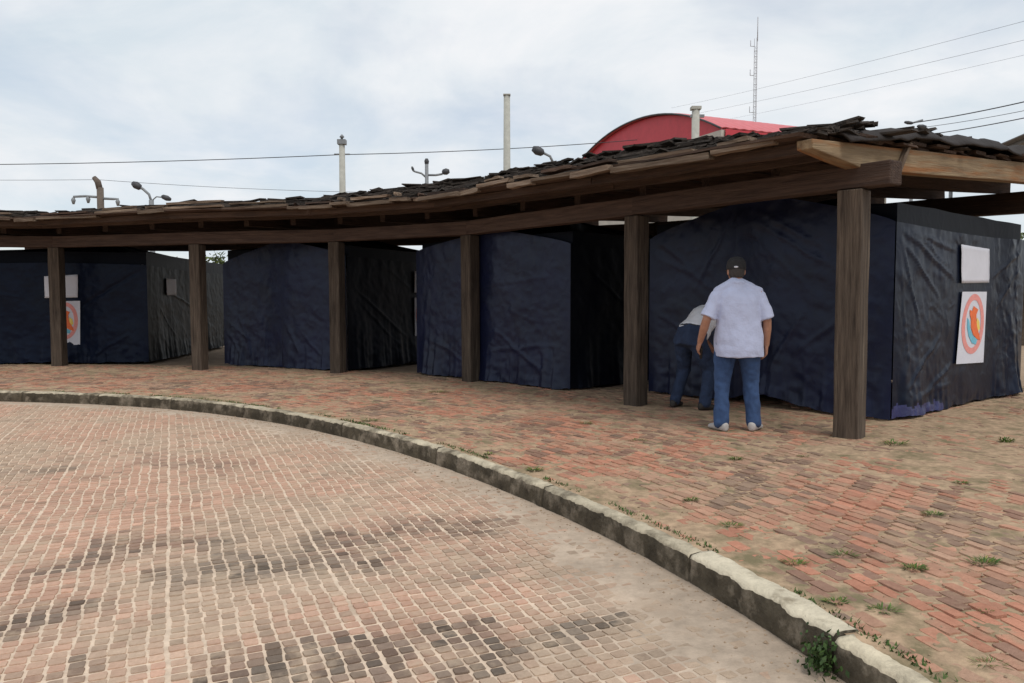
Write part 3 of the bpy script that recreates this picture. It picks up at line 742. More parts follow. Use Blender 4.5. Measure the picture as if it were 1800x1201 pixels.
# ---------------------------------------------------------------- people
TS = bpy.data.scenes.new('scratch')
def remesh(name, V, F, m, parent, vox, sm=4, fold=0., fs=9., seed=0, cut=None):
    tmp = bpy.data.objects.new(name + '_tmp', mesh(name, V, F)); TS.collection.objects.link(tmp)
    md = tmp.modifiers.new('r', 'REMESH'); md.mode = 'VOXEL'; md.voxel_size = vox
    md = tmp.modifiers.new('s', 'SMOOTH'); md.iterations = sm; md.factor = .5
    TS.view_layers[0].update(); dg = TS.view_layers[0].depsgraph
    me = bpy.data.meshes.new_from_object(tmp.evaluated_get(dg)); bpy.data.objects.remove(tmp)
    me.name = name
    if fold:
        nr = [n_.vector.copy() for n_ in me.vertex_normals]; co = []
        for v, n_ in zip(me.vertices, nr):
            c = v.co; co.extend(c + n_ * fold * (fbm((c.x * fs, c.y * fs, c.z * fs * .55 + seed), 3) + .6 * fbm((c.x * fs * 2 + c.z * fs, c.y * fs * 2, c.z * fs * 1.6 + seed), 2)))
        me.vertices.foreach_set('co', co)
    me.materials.clear()
    return link(name, me, m, parent, smooth=True)
def loft(V, F, rings, n=20):
    """rings: (centre, side axis, front axis, a, b)"""
    b0 = len(V)
    for c, u, v, a, b in rings:
        for k in range(n):
            t = 2 * math.pi * k / n; ct, s_ = math.cos(t), math.sin(t)
            e = .85; V.append(Vector(c) + Vector(u) * (a * math.copysign(abs(ct) ** e, ct)) + Vector(v) * (b * math.copysign(abs(s_) ** e, s_)))
    m = len(rings)
    for i in range(m - 1):
        for k in range(n):
            a = b0 + i * n + k; b = b0 + i * n + (k + 1) % n; F.append((a, b, b + n, a + n))
    F.append(tuple(b0 + k for k in range(n))[::-1]); F.append(tuple(b0 + (m - 1) * n + k for k in range(n)))
def limb(V, F, pts, rad, n=14):
    """tapered limb with rounded ends"""
    pts = [Vector(p) for p in pts]; d0 = (pts[0] - pts[1]).normalized(); d1 = (pts[-1] - pts[-2]).normalized()
    P_ = [pts[0] + d0 * rad[0] * .8] + [pts[0] + d0 * rad[0] * .5] + pts + [pts[-1] + d1 * rad[-1] * .5, pts[-1] + d1 * rad[-1] * .8]
    tube(V, F, P_, [rad[0] * .45, rad[0] * .85] + list(rad) + [rad[-1] * .85, rad[-1] * .45], n)
def ell(V, F, c, a, b, h, u=Vector((1, 0, 0)), v=Vector((0, 1, 0)), w_=Vector((0, 0, 1)), n=16, m=10):
    rings = []
    for i in range(m + 1):
        t = math.pi * (i + .02 if i == 0 else (i - .02 if i == m else i)) / m
        rings.append((Vector(c) - w_ * (h * math.cos(t)), u, v, a * math.sin(t), b * math.sin(t)))
    loft(V, F, rings, n)
def hand(V, F, wrist, d, pal, side, curl=.5):
    """d: direction of the fingers, pal: where the palm faces, side: +1/-1 thumb towards d x pal"""
    d = Vector(d).normalized(); pal = Vector(pal); pal = (pal - d * pal.dot(d)).normalized(); x = d.cross(pal) * side
    W = Vector(wrist)
    loft(V, F, [(W - d * .01, x, pal, .027, .02), (W + d * .03, x, pal, .036, .018), (W + d * .075, x, pal, .042, .016), (W + d * .095, x, pal, .040, .013)], 14)
    for q, (off, L) in enumerate(((.030, .074), (.010, .083), (-.010, .077), (-.030, .060))):
        p = W + d * (.092 - .004 * abs(q - 1)) + x * off; pts = [p - d * .02, p]; dd = d.copy()
        for s_ in (.45, .32, .23):
            dd = (dd + pal * curl).normalized(); p = p + dd * (L * s_); pts.append(p)
        limb(V, F, pts, [.0095, .0098, .0092, .0085, .0075], 8)
    p = W + d * .025 + x * .03; dd = (d * .7 + x * .75 + pal * .25).normalized(); pts = [W + d * .01 + x * .012, p]
    for s_ in (.04, .032, .024):
        p = p + dd * s_; pts.append(p); dd = (dd + d * .3 + pal * .18).normalized()
    limb(V, F, pts, [.014, .0135, .0115, .0105, .009], 8)
def person(label, loc, rz, J, mats, stout=1., grp=None, cap=False, tucked=False, curl=.45, seed=0):
    """J: joints in local space (x right, y ahead, z up)"""
    root = thing('person', label, 'person', loc, rz, grp)
    G = {k: Vector(v) for k, v in J.items()}; HS = 1.07
    up = (G['neck'] - G['pelvis']).normalized(); rt = (G['shR'] - G['shL']).normalized(); fw = up.cross(rt); fw = fw if fw.y > 0 or up.z < .6 else -fw
    fw = (up.cross(rt)) ; 
    if fw.dot(Vector((0, 1, 0))) < 0 and up.z > .6: fw = -fw
    if up.z <= .6 and fw.z > 0: fw = -fw
    hu = G['hup'].normalized(); hf = G['hfw'].normalized(); hs = hf.cross(hu)
    # body, one surface
    V, F = [], []
    hc = G['head']
    loft(V, F, [(hc - hu * .115 + hf * .045, hs, hf, .030, .030), (hc - hu * .095 + hf * .035, hs, hf, .052, .060), (hc - hu * .05 + hf * .012, hs, hf, .066, .086),
                (hc, hs, hf, .075, .096), (hc + hu * .05 - hf * .004, hs, hf, .076, .098), (hc + hu * .09 - hf * .008, hs, hf, .062, .082), (hc + hu * .115 - hf * .01, hs, hf, .03, .045)], 22)
    limb(V, F, [hc - hu * .01 + hf * .098, hc - hu * .035 + hf * .112], [.010, .016], 8)                  # nose
    ell(V, F, hc - hu * .068 + hf * .085, .026, .012, .012, hs, hf, hu)                                  # mouth
    for s_ in (-1, 1):
        ell(V, F, hc + hs * (.078 * s_) - hu * .008 - hf * .008, .010, .020, .032, hs, hf, hu)              # ears
        ell(V, F, hc + hs * (.031 * s_) + hu * .022 + hf * .086, .022, .012, .008, hs, hf, hu)              # brows
    limb(V, F, [hc - hu * .07 - hf * .015, G['neck'], G['chest'].lerp(G['neck'], .5)], [.056, .062, .075])
    loft(V, F, [(G['pelvis'] - up * .06, rt, fw, .12, .08), (G['pelvis'], rt, fw, .13, .085), (G['pelvis'].lerp(G['chest'], .5), rt, fw, .125, .09),
                (G['chest'], rt, fw, .15, .10), (G['chest'].lerp(G['neck'], .7), rt, fw, .11, .07), (G['neck'], rt, fw, .06, .06)])
    for s_ in 'LR':
        sg = 1 if s_ == 'R' else -1
        limb(V, F, [G['sh' + s_], G['sh' + s_].lerp(G['el' + s_], .5), G['el' + s_], G['el' + s_].lerp(G['wr' + s_], .35), G['wr' + s_]], [.050, .048, .042, .043, .028])
        limb(V, F, [G['chest'].lerp(G['neck'], .3), G['sh' + s_]], [.075, .054]); limb(V, F, [G['pelvis'] - up * .02, G['hip' + s_]], [.09, .085])
        hd = (G['wr' + s_] - G['el' + s_]).normalized(); pal = Vector(J.get('pal' + s_, (-sg, .25, 0)))
        hx = hd.cross((pal - hd * pal.dot(hd)).normalized()); hand(V, F, G['wr' + s_], hd, pal, 1 if hx.dot(Vector(J.get('thumb', (0, 1, 0)))) > 0 else -1, curl)
        limb(V, F, [G['hip' + s_], G['hip' + s_].lerp(G['kn' + s_], .5), G['kn' + s_], G['kn' + s_].lerp(G['an' + s_], .35), G['an' + s_]], [.085, .075, .055, .055, .038])
        limb(V, F, [G['an' + s_] - Vector((0, 0, .045)), G['an' + s_] + Vector(J['toe' + s_]) * .13 - Vector((0, 0, .05))], [.036, .03])
    remesh('body', V, F, mats['skin'], root, .006, 3)
    # jeans
    V, F = [], []
    pu = (G['pelvis'] - (G['hipL'] + G['hipR']) / 2); pr = (G['hipR'] - G['hipL']).normalized(); puu = (up + Vector((0, 0, 1))).normalized(); pf = puu.cross(pr); pf = pf if pf.y > 0 else -pf
    pc = (G['hipL'] + G['hipR']) / 2
    loft(V, F, [(pc - puu * .10, pr, pf, .15 * stout, .115), (pc - puu * .02, pr, pf, .185 * stout, .145 * stout), (pc + puu * .08, pr, pf, .185 * stout, .145 * stout), (pc + puu * .16, pr, pf, .175 * stout, .13 * stout)])
    for s_ in 'LR':
        h, k, a = G['hip' + s_], G['kn' + s_], G['an' + s_]
        limb(V, F, [h, h.lerp(k, .35), h.lerp(k, .75), k, k.lerp(a, .4), a - Vector((0, 0, .012))], [.112 * stout, .105 * stout, .088, .080, .074, .070])
    remesh('jeans', V, F, mats['jean'], root, .010, 7, .010, 6, seed)
    # shirt
    V, F = [], []
    pe, ch, ne = G['pelvis'], G['chest'], G['neck']
    k = stout
    if tucked:
        rg = [(pe + up * .03, .172 * k, .135 * k), (pe + up * .09, .188 * k, .15 * k), (pe + up * .16, .186 * k, .147 * k), (pe.lerp(ch, .5), .175 * k, .135 * k), (ch, .195, .135), (ch.lerp(ne, .5), .19, .115), (ch.lerp(ne, .85), .12, .085), (ne + up * .015, .066, .066)]
    else:
        rg = [(pe - up * .17, .232 * k, .175 * k), (pe - up * .10, .234 * k, .18 * k), (pe + up * .02, .226 * k, .17 * k), (pe.lerp(ch, .45), .212 * k, .158 * k), (ch, .208, .145), (ch.lerp(ne, .35), .195, .125), (ch.lerp(ne, .62), .165, .10), (ch.lerp(ne, .82), .11, .08), (ne + up * .02, .066, .066)]
    loft(V, F, [(c, rt, fw, a, b) for c, a, b in rg], 28)
    for s_ in 'LR':
        a, b = G['sh' + s_], G['el' + s_]; o_ = (b - a).normalized()
        tube(V, F, [a.lerp(ch, .5), a.lerp(ch.lerp(ne, .3), .18), a.lerp(b, .12), a.lerp(b, .4), a.lerp(b, .7), a.lerp(b, .92)], [.05, .062, .068, .073, .077, .082], 16)
        limb(V, F, [ne - up * .005 + rt * (.02 if s_ == 'R' else -.02), ne.lerp(a, .5) + up * .012, a + up * .012], [.062, .056, .054], 14)
    ell(V, F, ne + up * .012, .078, .078, .028, rt, fw, up)                                                # collar
    remesh('shirt', V, F, mats['shirt'], root, .008, 6, .010, 4.2, seed + 3)
    if tucked:
        V, F = [], []; loft(V, F, [(pc + puu * .13, pr, pf, .178 * k, .136 * k), (pc + puu * .152, pr, pf, .178 * k, .136 * k)]); remesh('belt', V, F, M_belt, root, .010, 2)
    # hair and cap
    V, F = [], []
    loft(V, F, [(hc - hu * .065 - hf * .025, hs, hf, .060, .066), (hc - hu * .03 - hf * .02, hs, hf, .0735, .084), (hc + hu * .03 - hf * .014, hs, hf, .080, .092), (hc + hu * .085 - hf * .012, hs, hf, .070, .088), (hc + hu * .122 - hf * .01, hs, hf, .03, .04)])
    remesh('hair', V, F, M_hair, root, .008, 2)
    if cap:
        V, F = [], []; b = hc + hu * .022
        loft(V, F, [(b - hu * .008, hs, hf, .090, .108), (b + hu * .03, hs, hf, .092, .110), (b + hu * .075, hs, hf, .084, .102), (b + hu * .105, hs, hf, .060, .076), (b + hu * .120, hs, hf, .025, .03)], 24)
        loft(V, F, [(b - hu * .006 + hf * .04, hs, hf, .085, .07), (b - hu * .010 + hf * .115, hs, hf, .080, .075), (b + hu * .006 + hf * .115, hs, hf, .080, .075), (b + hu * .010 + hf * .04, hs, hf, .085, .07)])
        c = remesh('cap', V, F, M_cap, root, .007, 3)
        V, F = [], []; ell(V, F, b + hu * .012 - hf * .104 - hs * .018, .022, .008, .010, hs, hf, hu); o = link('cap_mark', mesh('cap_mark', V, F), M_paper, c, smooth=True)
    for s_ in 'LR':                                                                                          # shoes
        a = G['an' + s_]; t = Vector(J['toe' + s_]).normalized(); sd_ = Vector((t.y, -t.x, 0)); z = Vector((0, 0, 1)); g_ = Vector((a.x, a.y, a.z - .09)); V, F = [], []
        loft(V, F, [(g_ - t * .085 + z * .045, sd_, z, .02, .03), (g_ - t * .07 + z * .045, sd_, z, .038, .045), (g_ + z * .048, sd_, z, .042, .048), (g_ + t * .09 + z * .036, sd_, z, .048, .036), (g_ + t * .16 + z * .026, sd_, z, .044, .026), (g_ + t * .19 + z * .02, sd_, z, .025, .018)])
        remesh('shoe', V, F, mats['shoe'], root, .008, 3)
    return root, G
JM = dict(pelvis=(.015, 0, .90), chest=(0, -.01, 1.25), neck=(-.006, -.02, 1.435), head=(-.014, .025, 1.555), hup=(0, .05, 1), hfw=(0, 1, -.05),
          shL=(-.188, -.015, 1.345), shR=(.188, -.015, 1.345), elL=(-.30, -.05, 1.085), elR=(.275, -.03, 1.075), wrL=(-.345, .06, .865), wrR=(.285, .03, .84),
          hipL=(-.105, 0, .86), hipR=(.105, 0, .86), knL=(-.135, .02, .48), knR=(.145, .05, .48), anL=(-.14, -.02, .09), anR=(.175, .02, .09), toeL=(-.45, .9, 0), toeR=(.5, .87, 0),
          palL=(1, .1, 0), palR=(-1, .2, 0))
mp_ = at(1293, 757)
m1, G1 = person('person in a pale blue short-sleeved shirt, jeans and black cap standing with back turned', (mp_.x, mp_.y, KZ), R(-6), JM,
                dict(skin=M_skin, jean=M_jean, shirt=M_shirt, shoe=M_shoe), 1.0, cap=True, curl=.5, seed=2)
V, F = [], []
hd = (G1['wrL'] - G1['elL']).normalized(); q = G1['wrL'] + hd * .12 + Vector((.040, .0, 0))
V, F = box_vf(-.012, .012, -.035, .035, -.06, .06)
ph = link('handheld_device', mesh('handheld_device', V, F), M_gad); ph.matrix_world = m1.matrix_basis @ Matrix.Translation(q) @ Matrix.Rotation(.5, 4, 'X')
md = ph.modifiers.new('bevel', 'BEVEL'); md.width = .006; md.segments = 2
tag(ph, "small black device held in the standing person's hand", 'device')
JB = dict(pelvis=(0, -.10, .85), chest=(.02, .18, 1.08), neck=(.02, .34, 1.17), head=(.02, .46, 1.14), hup=(0, .75, .5), hfw=(0, .5, -.75),
          shL=(-.19, .29, 1.11), shR=(.21, .29, 1.11), elL=(-.23, .42, .84), elR=(.25, .44, .84), wrL=(-.13, .58, .64), wrR=(.15, .60, .64),
          hipL=(-.10, -.09, .81), hipR=(.10, -.09, .81), knL=(-.18, .05, .45), knR=(.15, .09, .45), anL=(-.22, -.07, .09), anR=(.17, -.02, .09), toeL=(-.25, .95, 0), toeR=(.25, .95, 0),
          palL=(.6, .2, -.3), palR=(-.6, .2, -.3), thumb=(0, .3, 1))
m2p = at(1219, 718)
m2, G2 = person('person in a white shirt and dark jeans bending forward at the tent wall', (m2p.x, m2p.y, KZ), R(-50), JB,
                dict(skin=M_skin, jean=M_jeand, shirt=M_shirtw, shoe=M_shoed), 1.0, tucked=True, curl=.5, seed=8)

bpy.data.scenes.remove(TS)
# ---------------------------------------------------------------- weeds
def weed(name, loc, r, h, n, m, label, cat, grp=None, broad=.28):
    V, F, Cc = [], [], []
    for _ in range(n):
        a = random.uniform(0, 6.28); rr = r * math.sqrt(random.random()) * .5; b = Vector((math.cos(a) * rr * 1.9 + .0, math.sin(a) * rr * .8, 0))
        out = Vector((math.cos(a + random.uniform(-.6, .6)), math.sin(a + random.uniform(-.6, .6)), 0)); L = random.uniform(.6, 1) * h; wd = L * broad * random.uniform(.6, 1.1); sd_ = Vector((-out.y, out.x, 0))
        rise = random.uniform(.5, 1.0); k = len(V); c = random.uniform(.65, 1.35); hz = random.random() ** 2 * h * .5
        p0 = b + Vector((0, 0, hz - .004)); p1 = p0 + out * (r * .45) * random.uniform(.3, 1) + Vector((0, 0, L * .55 * rise)); p2 = p1 + out * (r * .5) * random.uniform(.3, 1) + Vector((0, 0, L * .2 * rise))
        V += [p0 - sd_ * wd * .12, p0 + sd_ * wd * .12, p1 + sd_ * wd * .5, p2, p1 - sd_ * wd * .5]; dr = 1 + .9 * (random.random() < .25); Cc += [(c * dr, c * (1 + .25 * (dr - 1)), c * .9)] * 5
        F += [(k, k + 1, k + 2, k + 4), (k + 4, k + 2, k + 3)]
    o = link(name, mesh(name, V, F, Cc), m); o.location = loc; return tag(o, label, cat, grp)
WPX = [(1293, 808, .10), (1412, 803, .08), (940, 828, .07), (1285, 924, .075), (1397, 990, .06), (1482, 976, .065), (1606, 1000, .085), (1728, 990, .075), (1552, 1074, .07), (1738, 1166, .065),
       (1770, 778, .12), (1568, 782, .12), (650, 740, .14), (1120, 775, .08), (1690, 850, .07), (1735, 1075, .04), (860, 800, .07), (1470, 1060, .05), (1030, 745, .10), (1215, 880, .06), (560, 728, .10), (770, 690, .12), (1640, 905, .06)]
for x, y, r in WPX:
    p = at(x, y); th = math.atan2(p.y - CY, p.x - CX); sk = math.hypot(p.x - CX, p.y - CY) - kr(th)
    wl = ('weed tuft at the foot of the charcoal tent side' if p.x > 3.6 else 'weed tuft on the dusty strip close behind the kerb' if sk < .55 else "green weed tuft on the pavers before the standing person's feet" if 1240 < x < 1440 and y < 830
          else 'small weed tuft growing among red pavers in the open pavement')
    weed('weed', (p.x, p.y, KZ), r * random.uniform(.5, 1.0), r * random.uniform(.2, .5), random.randint(40, 110), M_leaf, wl, 'weed', 'weed tufts in the pavement')
p = pol(th_at(1452, 1118), -.03, 0)
V, F, Cc = [], [], []
for k in range(330):
    a_ = Vector((random.gauss(0, .045), random.gauss(0, .06), abs(random.gauss(.07, .05)))); d = Vector((random.gauss(0, 1), random.gauss(0, 1), random.gauss(.4, 1))).normalized(); u = d.orthogonal().normalized(); v = d.cross(u); L = random.uniform(.010, .022); b = len(V); c = random.uniform(.5, 1.5)
    V += [a_ - u * L, a_ - u * L * .2 + v * L * .6, a_ + u * L, a_ - u * L * .2 - v * L * .6]; Cc += [(c, c, c * .85)] * 4; F.append((b, b + 1, b + 2, b + 3))
for k in range(7): tube(V, F, [(0, 0, -.01), (random.gauss(0, .02), random.gauss(0, .03), .06), (random.gauss(0, .05), random.gauss(0, .05), .13)], [.003, .0025, .0015], 5)
Cc += [(.7, .6, .5)] * (len(V) - len(Cc))
b_ = tag(link('bush', mesh('bush', V, F, Cc), M_leafd), 'dark leafy bush growing from the kerb joint', 'bush'); b_.location = (p.x, p.y, 0); b_.scale = (.72, .72, .8)
# mossy strips in the joint behind the kerb
V, F, Cc = [], [], []
for k in range(2600):
    th = random.uniform(R(8), R(75)); s = .15 + random.gauss(0, .018)
    if fbm((th * 14, 3, 1)) + .1 < 0: continue
    p = pol(th, s, KZ - .002); a = random.uniform(0, 6.28); L = random.uniform(.008, .026); o_ = Vector((math.cos(a), math.sin(a), 0)); sd_ = Vector((-o_.y, o_.x, 0)); b = len(V); c = random.uniform(.5, 1.1)
    V += [p - sd_ * .006, p + sd_ * .006, p + o_ * L * .7 + Vector((0, 0, L))]; Cc += [(c, c, c)] * 3; F.append((b, b + 1, b + 2))
o = link('grass', mesh('grass', V, F, Cc), M_leaf, kind='stuff'); o['label'] = 'sparse moss and grass in the joint behind the kerb'; o['category'] = 'grass'

V, F = [], []
for k in range(1500):
    th = random.uniform(R(9), R(70)); road_side = random.random() < .55
    s_ = -abs(random.gauss(0, .16)) - .012 if road_side else .16 + abs(random.gauss(0, .9)); z = .002 if road_side else KZ
    r0 = random.uniform(.0025, .0075) * (1.8 if random.random() < .06 else 1); p = pol(th, s_, z + r0 * .35); b = len(V)
    for d in ((1, 0, 0), (-.2, 1, 0), (-1, -.1, 0), (.1, -1, 0), (.1, .1, .7), (0, 0, -.8)): V.append(p + Vector([q * r0 * random.uniform(.7, 1.25) for q in d]))
    F += [(b + i, b + (i + 1) % 4, b + 4) for i in range(4)] + [(b + (i + 1) % 4, b + i, b + 5) for i in range(4)]
o = link('gravel', mesh('gravel', V, F), M_slab, kind='stuff'); o['label'] = 'loose grit scattered along the kerb and pavers'; o['category'] = 'gravel'
# ---------------------------------------------------------------- background: poles, lamps, mast, red hall, trees, wires
GZ = -.12
def pole(name, px, ytop, dep, r0, r1, m, label, cat, grp=None):
    p = atd(px, ytop, dep); root = thing(name, label, cat, (p.x, p.y, GZ), 0, grp); H = p.z - GZ
    tube_obj('shaft', [(0, 0, 0), (0, 0, H)], [r0, r1], m, root, 12); return root, H, p
def lpx(root, px, py, dep): return atd(px, py, dep) - Vector(root.location)
r_, H, p = pole('concrete_pole', 891, 168, 26, .15, .105, M_conc, 'tall plain concrete pole rising behind the shelter roof', 'pole')
V, F = box_vf(-.12, .12, -.12, .12, 0, .03); o = link('top_cap', mesh('top_cap', V, F), M_conc, r_); o.location = (0, 0, H)
r_, H, p = pole('utility_pole', 601, 246, 30, .16, .11, M_conc, 'pale concrete pole with an insulator cap carrying a single wire', 'pole')
tube_obj('insulator', [(0, 0, H), (0, 0, H + .08), (0, 0, H + .1), (0, 0, H + .2)], [.05, .05, .1, .03], M_metal, r_)
tube_obj('bracket', [(-.3, 0, H - .55), (.3, 0, H - .55)], .03, M_metal, r_)
V, F = box_vf(-.16, .16, -.14, .14, -.16, .02); o = link('junction_box', mesh('junction_box', V, F), M_metal, r_); o.location = (0, 0, H - .02)
r_, H, p = pole('concrete_pole', 1223, 192, 24, .13, .12, M_conc, 'short pale concrete pole standing before the red vault', 'pole')
V, F = box_vf(-.15, .15, -.13, .13, 0, .09); o = link('top_cap', mesh('top_cap', V, F), M_conc, r_); o.location = (0, 0, H - .02)
V, F = box_vf(-.16, .26, -.05, .05, 0, .08); o = link('bracket', mesh('bracket', V, F), M_metal, r_); o.location = (0, 0, H - .25)
def lamp_head(root, a, b, w_=.13):
    a, b = Vector(a), Vector(b); d = b - a
    o = tube_obj('lamp_head', [a, a + d * .15, a + d * .6, b], [w_ * .35, w_ * .8, w_, w_ * .55], M_dmet, root, 10); return o
# dark timber pole with two cross-arms
D = 38; r_, H, p = pole('utility_pole', 176, 330, D, .18, .155, M_wood_pole, 'dark pole with bent top and two drooping side arms', 'pole')
tube_obj('bent_top', [lpx(r_, 175, 332, D), lpx(r_, 172, 320, D), lpx(r_, 165, 312, D)], [.155, .155, .11], M_wood_pole, r_)
for pts in ([(176, 347), (150, 345), (130, 346), (129, 354)], [(176, 349), (200, 350), (207, 350), (207, 357)]): tube_obj('arm', [lpx(r_, x, y, D) for x, y in pts], .06, M_metal, r_)
for x, y in ((129, 352), (155, 350), (207, 355)): q = lpx(r_, x, y, D); tube_obj('insulator', [q + Vector((0, 0, .12)), q, q - Vector((0, 0, .2))], [.06, .11, .05], M_metal, r_)
# double street lamp
D = 30; r_, H, p = pole('street_lamp', 266, 352, D, .11, .09, M_metal, 'street lamp with two curved arms above the olive tent', 'street lamp')
tube_obj('arm', [lpx(r_, 266, 354, D), lpx(r_, 262, 342, D), lpx(r_, 252, 333, D), lpx(r_, 246, 329, D)], .05, M_metal, r_); lamp_head(r_, lpx(r_, 248, 331, D), lpx(r_, 233, 322, D), .15)
tube_obj('arm', [lpx(r_, 266, 354, D), lpx(r_, 275, 346, D), lpx(r_, 285, 347, D)], .025, M_metal, r_); lamp_head(r_, lpx(r_, 284, 345, D), lpx(r_, 300, 351, D), .11)
# three-headed lamp
D = 28; r_, H, p = pole('street_lamp', 750, 288, D, .08, .065, M_metal, 'grey lamp post with an upright head and two side arms', 'street lamp')
lamp_head(r_, lpx(r_, 750, 290, D), lpx(r_, 750, 279, D), .09)
tube_obj('arm', [lpx(r_, 750, 308, D), lpx(r_, 766, 308, D), lpx(r_, 778, 306, D)], .04, M_metal, r_); lamp_head(r_, lpx(r_, 777, 303, D), lpx(r_, 790, 301, D), .12)
tube_obj('arm', [lpx(r_, 749, 312, D), lpx(r_, 741, 305, D), lpx(r_, 730, 302, D), lpx(r_, 726, 300, D)], .035, M_metal, r_); lamp_head(r_, lpx(r_, 727, 301, D), lpx(r_, 724, 293, D), .05)
# lamp beside the red vault
D = 27; r_, H, p = pole('street_lamp', 972, 285, D, .07, .06, M_metal, 'street lamp with one drooping dark head left of the red vault', 'street lamp')
tube_obj('arm', [lpx(r_, 972, 286, D), lpx(r_, 967, 275, D), lpx(r_, 955, 269, D)], .045, M_metal, r_); lamp_head(r_, lpx(r_, 956, 270, D), lpx(r_, 936, 261, D), .16)
# lamp over the roof's end
D = 26; r_, H, p = pole('street_lamp', 1605, 222, D, .06, .05, M_metal, 'small street lamp with flat heads standing behind the shelter end', 'street lamp')
tube_obj('arm', [lpx(r_, 1592, 214, D), lpx(r_, 1605, 216, D), lpx(r_, 1622, 211, D)], .03, M_metal, r_); lamp_head(r_, lpx(r_, 1612, 222, D), lpx(r_, 1628, 223, D), .07); lamp_head(r_, lpx(r_, 1605, 217, D), lpx(r_, 1590, 215, D), .06)
# lattice mast
D = 60; top = atd(1330, 30, D); r_ = thing('radio_mast', 'thin lattice radio mast rising behind the red vault', 'mast', (top.x, top.y, GZ)); H = top.z - GZ
cr = [(.13 * math.cos(a), .13 * math.sin(a)) for a in (.5, 2.6, 4.7)]
for x, y in cr: tube_obj('leg', [(x, y, 0), (x, y, H - 1.6)], .022, M_galv, r_, 6)
V, F = [], []
n = int((H - 1.8) / .42)
for i in range(n):
    for k in range(3):
        a, b = cr[k], cr[(k + 1) % 3]; tube(V, F, [(a[0], a[1], i * .42), (b[0], b[1], i * .42 + .42)], .010, 4); tube(V, F, [(a[0], a[1], i * .42), (b[0], b[1], i * .42)], .014, 4)
link('bracing', mesh('bracing', V, F), M_galv, r_, kind='stuff')
tube_obj('whip', [(.1, 0, H - 1.8), (.1, 0, H)], .035, M_galv, r_, 6)
for z in (H - 2.2, H - 4.4, H - 7.2, H - 10.2): tube_obj('antenna', [(-.16, 0, z), (-.42, 0, z), (-.42, 0, z + .45)], .03, M_galv, r_, 6)
# hall with a red barrel vault
c0 = atd(1272, 300, 33); c0.z = GZ; gd, ad = Vector((-.39, .92, 0)), Vector((.92, .39, 0)); Wd, Ln, SZ, RZ = 14., 9.5, 8.75, 1.75
hall = thing('hall', 'red barrel-vaulted hall rising behind the shelter', 'building', tuple(c0))
def arch(u): return SZ + RZ * (1 - abs(2 * u - 1) ** 2.1)
V, F = [], []; n = 24
for i in range(n + 1):
    u = i / n; p = gd * (u * Wd); V += [p + Vector((0, 0, SZ - 2.2)), p + Vector((0, 0, arch(u)))]
F = [(2 * i, 2 * i + 1, 2 * i + 3, 2 * i + 2) for i in range(n)]
o = link('gable', mesh('gable', V, F), M_red, hall); md = o.modifiers.new('s', 'SOLIDIFY'); md.thickness = .08
V, F = [], []; m_ = 40
for j in range(m_ + 1):
    for i in range(n + 1):
        u = i / n; p = gd * (u * Wd) + ad * (Ln * j / m_ - .15); V.append(p + Vector((0, 0, arch(u) + .03 + .035 * (j % 2))))
for j in range(m_):
    for i in range(n): a = j * (n + 1) + i; F.append((a, a + 1, a + n + 2, a + n + 1))
o = link('vault_roof', mesh('vault_roof', V, F), M_redlit, hall); md = o.modifiers.new('s', 'SOLIDIFY'); md.thickness = .05
pts = [gd * (u / 24 * Wd) - ad * .22 + Vector((0, 0, arch(u / 24) + .05)) for u in range(25)]
tube_obj('edge_trim', pts, .045, M_dmet, hall, 6)
for a, b in ((Vector(), gd * Wd), (Vector(), ad * Ln), (gd * Wd, gd * Wd + ad * Ln), (ad * Ln, ad * Ln + gd * Wd)):
    o = link('wall', mesh('wall', [a, b, b + Vector((0, 0, SZ - .02)), a + Vector((0, 0, SZ - .02))], [(0, 1, 2, 3)]), M_wall, hall); md = o.modifiers.new('s', 'SOLIDIFY'); md.thickness = .15
a, b = -gd * .12, ad * Ln - gd * .12
o = link('side_cladding', mesh('side_cladding', [a + Vector((0, 0, SZ - 2.2)), b + Vector((0, 0, SZ - 2.2)), b + Vector((0, 0, SZ)), a + Vector((0, 0, SZ))], [(0, 1, 2, 3)]), M_red, hall); md = o.modifiers.new('s', 'SOLIDIFY'); md.thickness = .05
# open shed with a zinc roof behind the shelter's end
h0 = atd(1890, 282, 24); zt = h0.z; ho = thing('shed', 'open shed with a grey zinc roof beyond the shelter end', 'shed', (h0.x, h0.y, GZ), R(20)); hz = zt - GZ
for x in (-1.6, 5):
    for y in (-3, 3): tube_obj('post', [(x, y, 0), (x, y, hz)], .06, M_metal, ho)
    o = link('rafter', mesh('rafter', [(x, -3.2, hz - .1), (x, 0, hz + .62), (x, 3.2, hz - .1), (x, -3.2, hz), (x, 0, hz + .72), (x, 3.2, hz)], [(0, 1, 4, 3), (1, 2, 5, 4)]), M_metal, ho); md = o.modifiers.new('s', 'SOLIDIFY'); md.thickness = .06
V, F = [], []
for i in range(41):
    x = -2.0 + 7.4 * i / 40; w_ = .03 * (i % 2); V += [(x, -3.4, hz + .02 + w_), (x, 0, hz + .75 + w_), (x, 3.4, hz + .02 + w_)]
for i in range(40): F += [(3 * i, 3 * i + 3, 3 * i + 4, 3 * i + 1), (3 * i + 1, 3 * i + 4, 3 * i + 5, 3 * i + 2)]
o = link('roof', mesh('roof', V, F), M_zinc, ho); md = o.modifiers.new('s', 'SOLIDIFY'); md.thickness = .03
